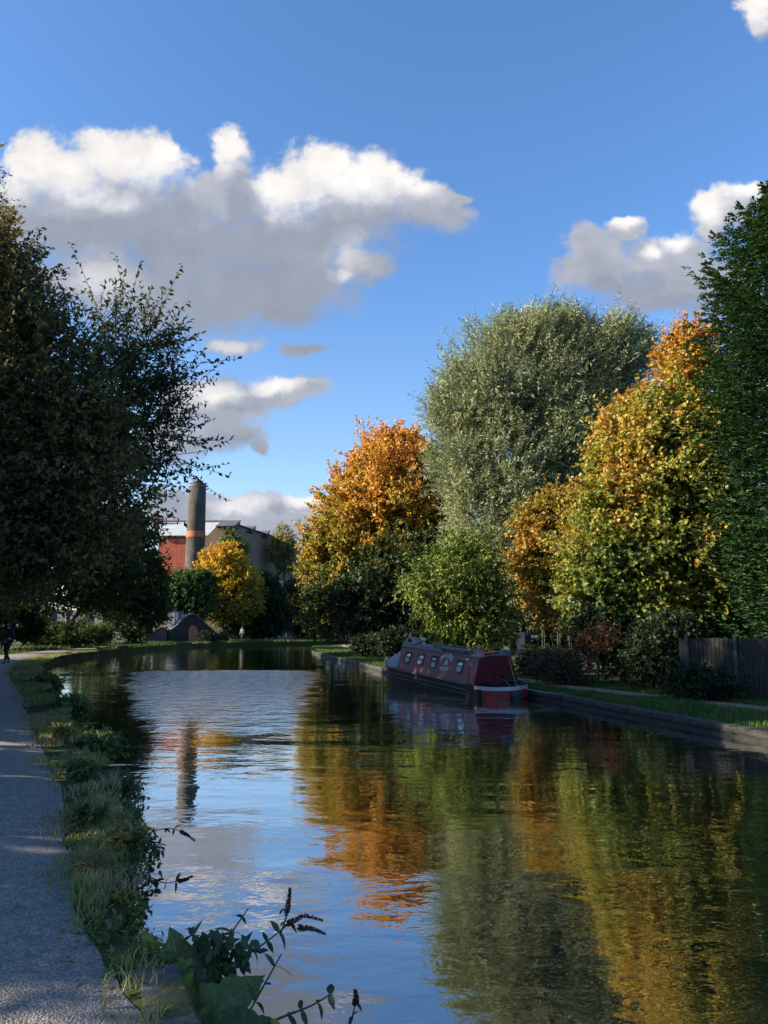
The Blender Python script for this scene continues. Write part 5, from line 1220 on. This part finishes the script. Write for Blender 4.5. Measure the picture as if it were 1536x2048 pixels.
# ------------------------------------------------------------------ people
def skin_mesh(verts, edges, rad, sub=2):
    me = bpy.data.meshes.new('tmp'); me.from_pydata([tuple(v) for v in verts], edges, []); o = bpy.data.objects.new('tmp', me); COL.objects.link(o)
    sm = o.modifiers.new('s', 'SKIN'); sm.use_smooth_shade = True
    for i, r_ in enumerate(rad):
        d = me.skin_vertices[0].data[i]; d.radius = (r_, r_) if not isinstance(r_, tuple) else r_
        d.use_root = (i == 0)
    o.modifiers.new('d', 'SUBSURF').levels = sub; o.modifiers['d'].render_levels = sub
    dg = bpy.context.evaluated_depsgraph_get(); out = bpy.data.meshes.new_from_object(o.evaluated_get(dg)); bpy.data.objects.remove(o); return out
def person(label, loc, rz, H, coat, trousers, hair, skin, stride, arm, hood=False):
    root = empty('person', loc, label, 'person', rz=rz); k = H/1.75
    # local: facing -Y, z up
    P = {'pel': (0, 0, .95), 'waist': (0, 0, 1.08), 'chest': (0, .01, 1.30), 'neck': (0, .01, 1.47), 'neck2': (0, -.005, 1.54), 'head': (0, -.015, 1.63), 'crown': (0, -.005, 1.71),
         'hipL': (.10, 0, .90), 'kneeL': (.11, -.05 - stride*.35, .50), 'ankL': (.11, -.02 - stride*.75, .09), 'toeL': (.12, -.17 - stride*.8, .035),
         'hipR': (-.10, 0, .90), 'kneeR': (-.11, -.02 + stride*.1, .50), 'ankR': (-.11, .06 + stride*.8, .11), 'toeR': (-.12, -.07 + stride*.75, .035),
         'shL': (.19, .01, 1.41), 'elL': (.25, .03 + arm*.2, 1.13), 'wrL': (.25, -.06 + arm*.6, .90), 'haL': (.245, -.09 + arm*.65, .82),
         'shR': (-.19, .01, 1.41), 'elR': (-.26, .03 - arm*.2, 1.13), 'wrR': (-.27, -.07 - arm*.5, .90), 'haR': (-.27, -.10 - arm*.55, .82)}
    R = {'pel': .135, 'waist': .125, 'chest': .15, 'neck': .06, 'neck2': .055, 'head': (.085, .10), 'crown': .07, 'hip': .095, 'knee': .062, 'ank': .042, 'toe': .035, 'sh': .065, 'el': .045, 'wr': .03, 'ha': .035}
    E = [('pel', 'waist'), ('waist', 'chest'), ('chest', 'neck'), ('neck', 'neck2'), ('neck2', 'head'), ('head', 'crown')]
    for s in 'LR': E += [('pel', 'hip' + s), ('hip' + s, 'knee' + s), ('knee' + s, 'ank' + s), ('ank' + s, 'toe' + s), ('chest', 'sh' + s), ('sh' + s, 'el' + s), ('el' + s, 'wr' + s), ('wr' + s, 'ha' + s)]
    for s in 'LR':     # fingers, each its own chain from the palm
        h = Vector(P['ha' + s])
        for i in range(5):
            nm = f'f{i}{s}'; off = Vector((0.0, -.03 + .018*i, -.085 + .006*abs(i - 2))) if i else Vector((0, -.055, -.035))
            P[nm] = tuple(h + off); R[nm] = .009; E.append(('ha' + s, nm))
    def rad(n): return R[n] if n in R else R[n[:-1]]
    def grow(names, mul, add=0.0):
        ix = {n: i for i, n in enumerate(names)}; ed = [(ix[a], ix[b]) for a, b in E if a in ix and b in ix]
        rr_ = []
        for n in names:
            q = rad(n); rr_.append(tuple((x*mul + add)*k for x in q) if isinstance(q, tuple) else (q*mul + add)*k)
        return skin_mesh([Vector(P[n])*k for n in names], ed, rr_, 2)
    names = list(P); link_mesh('body', grow(names, 1.0), skin, root)
    link_mesh('coat', grow(['pel', 'waist', 'chest', 'neck', 'shL', 'elL', 'wrL', 'shR', 'elR', 'wrR', 'hipL', 'hipR'], 1.15, .012), coat, root)
    link_mesh('trousers', grow(['pel', 'hipL', 'kneeL', 'ankL', 'hipR', 'kneeR', 'ankR'], 1.08, .010), trousers, root)
    for s in 'LR':
        a = Vector(P['ank' + s])*k; b = Vector(P['toe' + s])*k
        link_mesh('shoe', skin_mesh([a + Vector((0, .03, -.04)), (a + b)/2 + Vector((0, 0, -.02)), b], [(0, 1), (1, 2)], [.05*k, .048*k, .036*k], 2), M_DARK, root)
    bm = bmesh.new(); bmesh.ops.create_icosphere(bm, subdivisions=3, radius=1)
    for v in bm.verts:
        q = v.co.copy(); r_ = .118 if hood else .104
        v.co = Vector((q.x*r_*.95, q.y*r_*1.1 + .022, q.z*r_*1.15 + 1.645))*k
    bmesh.ops.delete(bm, geom=[f for f in bm.faces if f.calc_center_median().y < -.045*k and f.calc_center_median().z < 1.70*k], context='FACES')
    bm_obj('hood' if hood else 'hair', bm, coat if hood else hair, root, True)
    return root, Vector(P['haR'])*k
M_BLACKCLOTH = plain('black_cloth', (.010, .010, .012), .9); M_SKIN = plain('skin', (.32, .19, .14), .6, var=.08)
M_GREYCLOTH = plain('pale_jacket', (.15, .15, .15), .9); M_NAVY = plain('dark_trousers', (.02, .022, .03), .9); M_HAIR = plain('dark_hair', (.015, .012, .010), .7)
pw, hand = person('person in black walking towards us along the towpath, holding something white', (-17.55, 36.2, GZ + .045), math.radians(-22), 1.88, M_BLACKCLOTH, M_BLACKCLOTH, M_HAIR, M_SKIN, .22, .12, True)
hw_ = Matrix.Translation(pw.location) @ pw.rotation_euler.to_matrix().to_4x4() @ (hand + Vector((0, -.03, -.07)))
ph = empty('phone', hw_, 'small white object in the hand of the person in black', 'phone'); box_obj('case', (0, 0, -.03), (.025, .075, .15), M_WHITE, ph, None, .006); box_obj('screen', (.0135, 0, -.03), (.004, .065, .13), M_GLASS, ph, None, .001)
person('distant person in pale jacket and dark trousers on the far towpath', (-17.35, 94.7, GZ + .04), math.radians(-30), 1.75, M_GREYCLOTH, M_NAVY, M_HAIR, M_SKIN, .12, .08)
# ------------------------------------------------------------------ foreground plants on the left bank
def blade_leaves(items, n=7, prof=None, wavy=0.0, seed=1):
    """curved leaves: items = (base, dir, normal, length, width, droop); returns V, F, per-leaf vertex count"""
    rr = np.random.default_rng(seed); V = []; F = []
    for (P, D, Nn, L, Wd, dr) in items:
        P = np.array(P, float); D = nrm(np.array(D, float)); Nn = np.array(Nn, float); S = nrm(np.cross(D, Nn)); Nn = np.cross(S, D)
        b = len(V); ph = rr.uniform(0, 6)
        for i in range(n + 1):
            t = i/n; w = Wd*0.5*(prof(t) if prof else (math.sin(math.pi*min(1, t*0.96 + 0.02)**0.8)))
            c = P + D*L*t - Nn*L*dr*t*t
            for j in (-1, -.5, 0, .5, 1):
                wv = 1 + wavy*math.sin(t*17 + ph + (2 if j > 0 else 0))*abs(j)
                V.append(c + S*w*j*wv + Nn*(0.16*w*abs(j) + wavy*0.3*w*abs(j)*math.sin(t*13 + ph*2 + j)))
        for i in range(n):
            for j in range(4): F.append([b + i*5 + j, b + i*5 + j + 1, b + (i+1)*5 + j + 1, b + (i+1)*5 + j])
    return np.array(V), np.array(F), (n + 1)*5
M_STEM = plain('plant_stem', (.055, .045, .035), .8); M_SPIKE = plain('dry_flower_spike', (.035, .018, .016), .9, var=.5)
def plant(name, label, base, group=None): return empty(name, base, label, 'plant', group)
def stem_plant(name, label, stems, spikes, leafL, leafW, cols, seed, spacing=0.06, group=None, leaf_r=1.0, extra=None, stem_r=.006, droop=.35, pair=True):
    rr = np.random.default_rng(seed); b = Vector(at(*stems[0][0])); root = plant(name, label, (b.x, b.y, b.z), group); b = np.array(b)
    items = []
    for st in stems:
        P = [np.array(at(*p)) for p in st]; P = [np.array(v) for v in resample_np(P, 5)]
        T = Tubes(); T.poly([p - b for p in P], stem_r, stem_r*.45); T.build('stem', M_STEM, root, 6)
        cum = 0
        for i in range(1, len(P)):
            sg = P[i] - P[i-1]; l = np.linalg.norm(sg); cum += l
            if cum >= spacing and i > len(P)*0.12:
                cum = 0; d = sg/l; s = nrm(np.cross(d, rvec(rr, 1)[0]))
                for q in ((1, -1) if pair else (1,)):
                    if rr.random() > leaf_r: continue
                    D = nrm(d*rr.uniform(.1, .6) + s*q + np.array([0, 0, rr.uniform(-.5, .15)])); items.append((P[i] - b, D, nrm(np.array([0, -.2, 1.]) + rvec(rr, 1)[0]*.5), leafL*rr.uniform(.55, 1.25), leafL*leafW*rr.uniform(.8, 1.2), droop*rr.uniform(.3, 1.4)))
    if extra:
        for (px, py, Y, rx, ry, n) in extra:
            for _ in range(n):
                a, q = rr.uniform(0, 6.28), math.sqrt(rr.random()); c = np.array(at(px + rx*q*math.cos(a), py + ry*q*math.sin(a), Y + rr.uniform(-.15, .15)))
                items.append((c - b, nrm(rvec(rr, 1)[0] + np.array([.2, 0, .1])), nrm(np.array([0, -.3, 1.]) + rvec(rr, 1)[0]*.6), leafL*rr.uniform(.4, .9), leafL*leafW*rr.uniform(.8, 1.2), .3))
    V, F, k = blade_leaves(items, seed=seed); c = np.repeat(pal(cols, rr.random(len(items)), rr), k, 0)
    np_mesh('foliage', V, F, M_LEAF, root, c, smooth=True)
    for sp in spikes:
        P = resample_np([np.array(at(*p)) for p in sp], 5); A = []; 
        V = []; F = []; n0 = 0; pts = np.array(P) - b
        T = Tubes(); T.poly(list(pts), .003, .002)
        for i in range(len(pts) - 1):
            for t in np.linspace(0, 1, 5):
                c0 = pts[i]*(1-t) + pts[i+1]*t; f = 1 - .6*(i + t)/len(pts)
                for _ in range(3):
                    o = rvec(rr, 1)[0]*.009*f; T.seg(c0 + o, c0 + o*2.1, .0065*f, .004*f)
        T.build('flower_spike', M_SPIKE, root, 5)
    return root
def resample_np(P, m):
    out = [P[0]]
    for i in range(len(P) - 1):
        p0 = P[max(i-1, 0)]; p1 = P[i]; p2 = P[i+1]; p3 = P[min(i+2, len(P)-1)]
        for k in range(1, m + 1):
            t = k/m; out.append(.5*((2*p1) + (p2 - p0)*t + (2*p0 - 5*p1 + 4*p2 - p3)*t*t + (3*p1 - p0 - 3*p2 + p3)*t**3))
    return out
BUD = [(.035, .06, .03), (.055, .085, .04), (.085, .115, .055)]
stem_plant('buddleia', 'buddleia with drooping dried flower spikes leaning over the water at the bottom', [[(400, 2010, 4.3), (450, 1940, 4.35), (520, 1893, 4.4), (575, 1850, 4.45)], [(420, 1960, 4.3), (455, 1880, 4.4), (497, 1816, 4.45)], [(470, 2075, 3.95), (520, 1985, 4.05), (563, 1908, 4.1)], [(450, 2080, 3.9), (560, 2036, 3.95), (625, 2010, 4.0), (665, 1985, 4.0)], [(560, 1870, 4.45), (572, 1835, 4.45), (574, 1815, 4.45)]],
           [[(573, 1825, 4.45), (578, 1800, 4.45), (580, 1776, 4.45)], [(575, 1848, 4.45), (610, 1832, 4.45), (645, 1841, 4.45)], [(598, 1856, 4.45), (625, 1858, 4.45), (650, 1868, 4.45)]], .10, .34, BUD, 91, .065, extra=[(440, 1915, 4.35, 60, 45, 120), (400, 1905, 4.35, 50, 40, 50), (480, 1900, 4.38, 40, 26, 26)], stem_r=.007, droop=.45, leaf_r=.9)
stem_plant('buddleia', 'single thin stalk with a brown seed head at the very bottom edge', [[(690, 2085, 3.9), (703, 2040, 3.9), (711, 2005, 3.9)]], [[(711, 2006, 3.9), (712, 1992, 3.9), (710, 1980, 3.9)]], .07, .25, BUD, 92, .05)
stem_plant('buddleia', 'twiggy buddleia with two curved dried spikes farther along the bank', [[(245, 1735, 6.2), (275, 1680, 6.2), (330, 1657, 6.2), (365, 1664, 6.2)], [(255, 1790, 5.9), (290, 1755, 5.9), (330, 1766, 5.9), (362, 1760, 5.9)], [(250, 1770, 6.0), (290, 1700, 6.1), (312, 1670, 6.1)], [(240, 1760, 6.1), (262, 1700, 6.1), (270, 1650, 6.1)], [(262, 1800, 5.8), (300, 1720, 6.0), (318, 1690, 6.0)]],
           [[(362, 1664, 6.2), (375, 1670, 6.2), (390, 1682, 6.2)], [(358, 1762, 5.9), (372, 1759, 5.9), (385, 1752, 5.9)]], .075, .3, BUD, 93, .06, extra=[(288, 1740, 6.0, 32, 62, 230), (300, 1695, 6.1, 24, 30, 80), (272, 1820, 5.5, 28, 34, 120), (262, 1640, 6.6, 22, 40, 110)], stem_r=.006)
# large dock leaves
bd = plant('burdock', 'broad-leaved burdock clump with huge wavy green leaves by the edging stone', Vector(at(395, 2010, 4.2)))
b = np.array(bd.location); rr = np.random.default_rng(5)
LV = [((400, 2050, 4.0), (530, 1945, 4.15), .17, (.2, -.7, .75), .1), ((370, 1985, 4.25), (338, 1852, 4.3), .16, (.55, -.8, .2), -.05), ((345, 1950, 4.25), (276, 1860, 4.3), .09, (-.5, -.8, .4), .1),
      ((350, 1955, 4.15), (385, 2050, 4.05), .10, (.3, -.9, .3), .25), ((385, 1960, 4.2), (272, 1925, 4.2), .11, (0, -.7, .7), .15), ((400, 1990, 4.2), (420, 1890, 4.3), .14, (.2, -.9, .3), .1), ((420, 2060, 3.95), (330, 2040, 4.0), .13, (0, -.6, .8), .2), ((440, 2070, 3.95), (560, 2040, 3.95), .13, (.1, -.6, .8), .2)]
cols = [(.12, .17, .045), (.10, .145, .05), (.15, .19, .04), (.26, .28, .035), (.17, .21, .055), (.075, .11, .035), (.11, .155, .045), (.10, .14, .04)]
def broad_leaf(P, Q, w, nn, dr, c, seed):
    """ruffled broad leaf with pale veins, a few insect holes and a ragged margin"""
    rr = np.random.default_rng(seed); D = Q - P; L = np.linalg.norm(D); D = D/L; Nn = np.array(nn, float); S = nrm(np.cross(D, Nn)); Nn = np.cross(S, D)
    n, k = 34, 17; V = []; C = []; ph = rr.uniform(0, 6, 4)
    for i in range(n + 1):
        t = i/n; w0 = w*.62*(min(1, t/.10)**.55)*(1 - .12*t)*max(.012, 1 - max(0, (t - .30)/.70)**1.55)
        for j in range(k):
            u = (j - k//2)/(k//2); au = abs(u)
            e = 1 + .11*math.sin(t*19 + ph[0] + (2 if u > 0 else 0)) + .06*math.sin(t*47 + ph[1])
            z = .14*w0*au - .10*w0*math.exp(-(u/.07)**2) + au**1.5*w*.075*math.sin(t*15 + ph[2] + (1.7 if u > 0 else 0)) + .012*w*math.sin(u*9 + t*31 + ph[3])
            V.append(P + D*L*t - Nn*L*dr*t*t + S*w0*u*e + Nn*z)
            f = (t*8.0 - au*2.2) % 1.0; vein = max(math.exp(-(u/.05)**2)*1.5, math.exp(-((f - .5)/.09)**2)*.55*(1 - au*.5))
            base = np.array(c)*(1 - .12*math.exp(-((f)/.2)**2)); C.append(base*(1 - min(1, vein)*.6) + np.array((.30, .34, .17))*min(1, vein)*.6)
    V = np.array(V); C = np.array(C)*(1 + .16*snoise(V, 26, 2) + .10*snoise(V, 70, 1))[:, None]
    edge = snoise(V, 14, 3) > 1.0; C[edge] = C[edge]*.5 + np.array((.16, .11, .04))*.5
    F = []
    for i in range(n):
        for j in range(k - 1):
            if rr.random() < .006 and 3 < i < n - 3: continue
            F.append([i*k + j, i*k + j + 1, (i+1)*k + j + 1, (i+1)*k + j])
    return V, np.array(F), C
for (p, q, w, nn, dr), c in zip(LV, cols):
    P = np.array(at(*p)) - b; Q = np.array(at(*q)) - b
    V, F, C = broad_leaf(P, Q, w*1.25, nn, dr, c, int(p[0] + q[1]))
    np_mesh('leaf_blade', V, F, M_LEAF, bd, C, smooth=True)
T = Tubes(); T.poly([(0, 0, -.3), (0, 0, -.1), (-.05, .02, .1)], .015, .01); T.build('stalk', M_STEM, bd, 6)
# leafy weeds along the verge
def weed(name, label, px, py, rx, ry, Y, n, L, W, cols, seed, group='weeds along the water edge', up=.6, **kw):
    spr = kw.pop('sprig', (.12, .28))
    p = at(px, py + ry*.9, Y)
    return make_tree(name, label, 'plant', (p.x, Y, max(.05, min(p.z, GZ + .1))), Y, [(px, py, rx, ry)], n, 8, L, W, cols, group=group, seed=seed, up=up, gap=.5, trunk_r=.012, sprig=spr, stems=4, twigs=.6, twig_r=.002, shell=.5, depth=1.0, zmin=.08, **kw)
HERB = [(.08, .13, .05), (.12, .17, .06), (.17, .22, .09)]
weed('nettle_clump', 'bushy dark green nettle clump where the bank bulges into the water', 190, 1515, 44, 42, 12.0, 380, .085, .5, HERB, 101)
weed('nettle_clump', 'second nettle clump with silvery leaves just in front of the bushy one', 228, 1588, 36, 28, 9.6, 260, .075, .45, [(.05, .08, .04), (.09, .12, .06), (.14, .17, .10)], 102)
weed('nettle_clump', 'small dense green weed at the water edge below the silvery clump', 232, 1652, 28, 20, 8.0, 200, .06, .45, HERB, 103)
weed('nettle_clump', 'low green weed among the grass halfway down the verge', 215, 1712, 34, 16, 7.2, 170, .05, .4, [(.05, .08, .02), (.09, .12, .03), (.15, .15, .05)], 104)
weed('nettle_clump', 'dark green weed tuft far along the bank near the bend', 135, 1430, 34, 30, 17.0, 300, .11, .5, HERB, 105)
weed('nettle_clump', 'leafy weed fringing the bank just before the bend', 95, 1375, 24, 22, 24.0, 240, .14, .5, HERB, 106)
weed('nettle_clump', 'straw-brown dry weed tuft on the verge beside the twiggy buddleia', 225, 1790, 30, 26, 5.9, 240, .06, .12, [(.12, .09, .055), (.19, .15, .09), (.10, .11, .04)], 107)
weed('nettle_clump', 'yellowing low weed above the edging stone', 240, 1868, 24, 12, 5.0, 90, .045, .5, [(.10, .14, .02), (.20, .22, .04)], 108)
weed('nettle_clump', 'small green weed beside the edging stone at the bottom', 215, 1930, 30, 16, 4.5, 120, .045, .4, HERB, 109)

rz_ = random.Random(8)
WC = [[(.07, .12, .04), (.11, .16, .06), (.16, .20, .08)], [(.14, .16, .05), (.20, .20, .07), (.26, .22, .09)], [(.20, .15, .09), (.28, .22, .13), (.17, .15, .07)]]
WD = ['fresh green', 'yellowing', 'dry straw-coloured']
spots = [(165,1545),(250,1690),(180,1740),(170,1640),(120,1470)]
WHERE = ['beside the big nettle clump', 'under the twiggy buddleia', 'at the path edge halfway down the verge', 'at the path edge above the grass bulge', 'on the far narrow part of the verge']
for i, (px, py) in enumerate(spots):
    g0 = gr(px, py + 14, GZ); sc = 1530/g0.y
    weed('verge_weed', f'{WD[i % 3]} low weed {WHERE[i]}', px, py, .14*sc, .055*sc, g0.y, 60, .045 + .003*g0.y, [.5, .4, .14][i % 3], WC[i % 3], 120 + i, group='weeds along the water edge', sprig=(.07, .17))
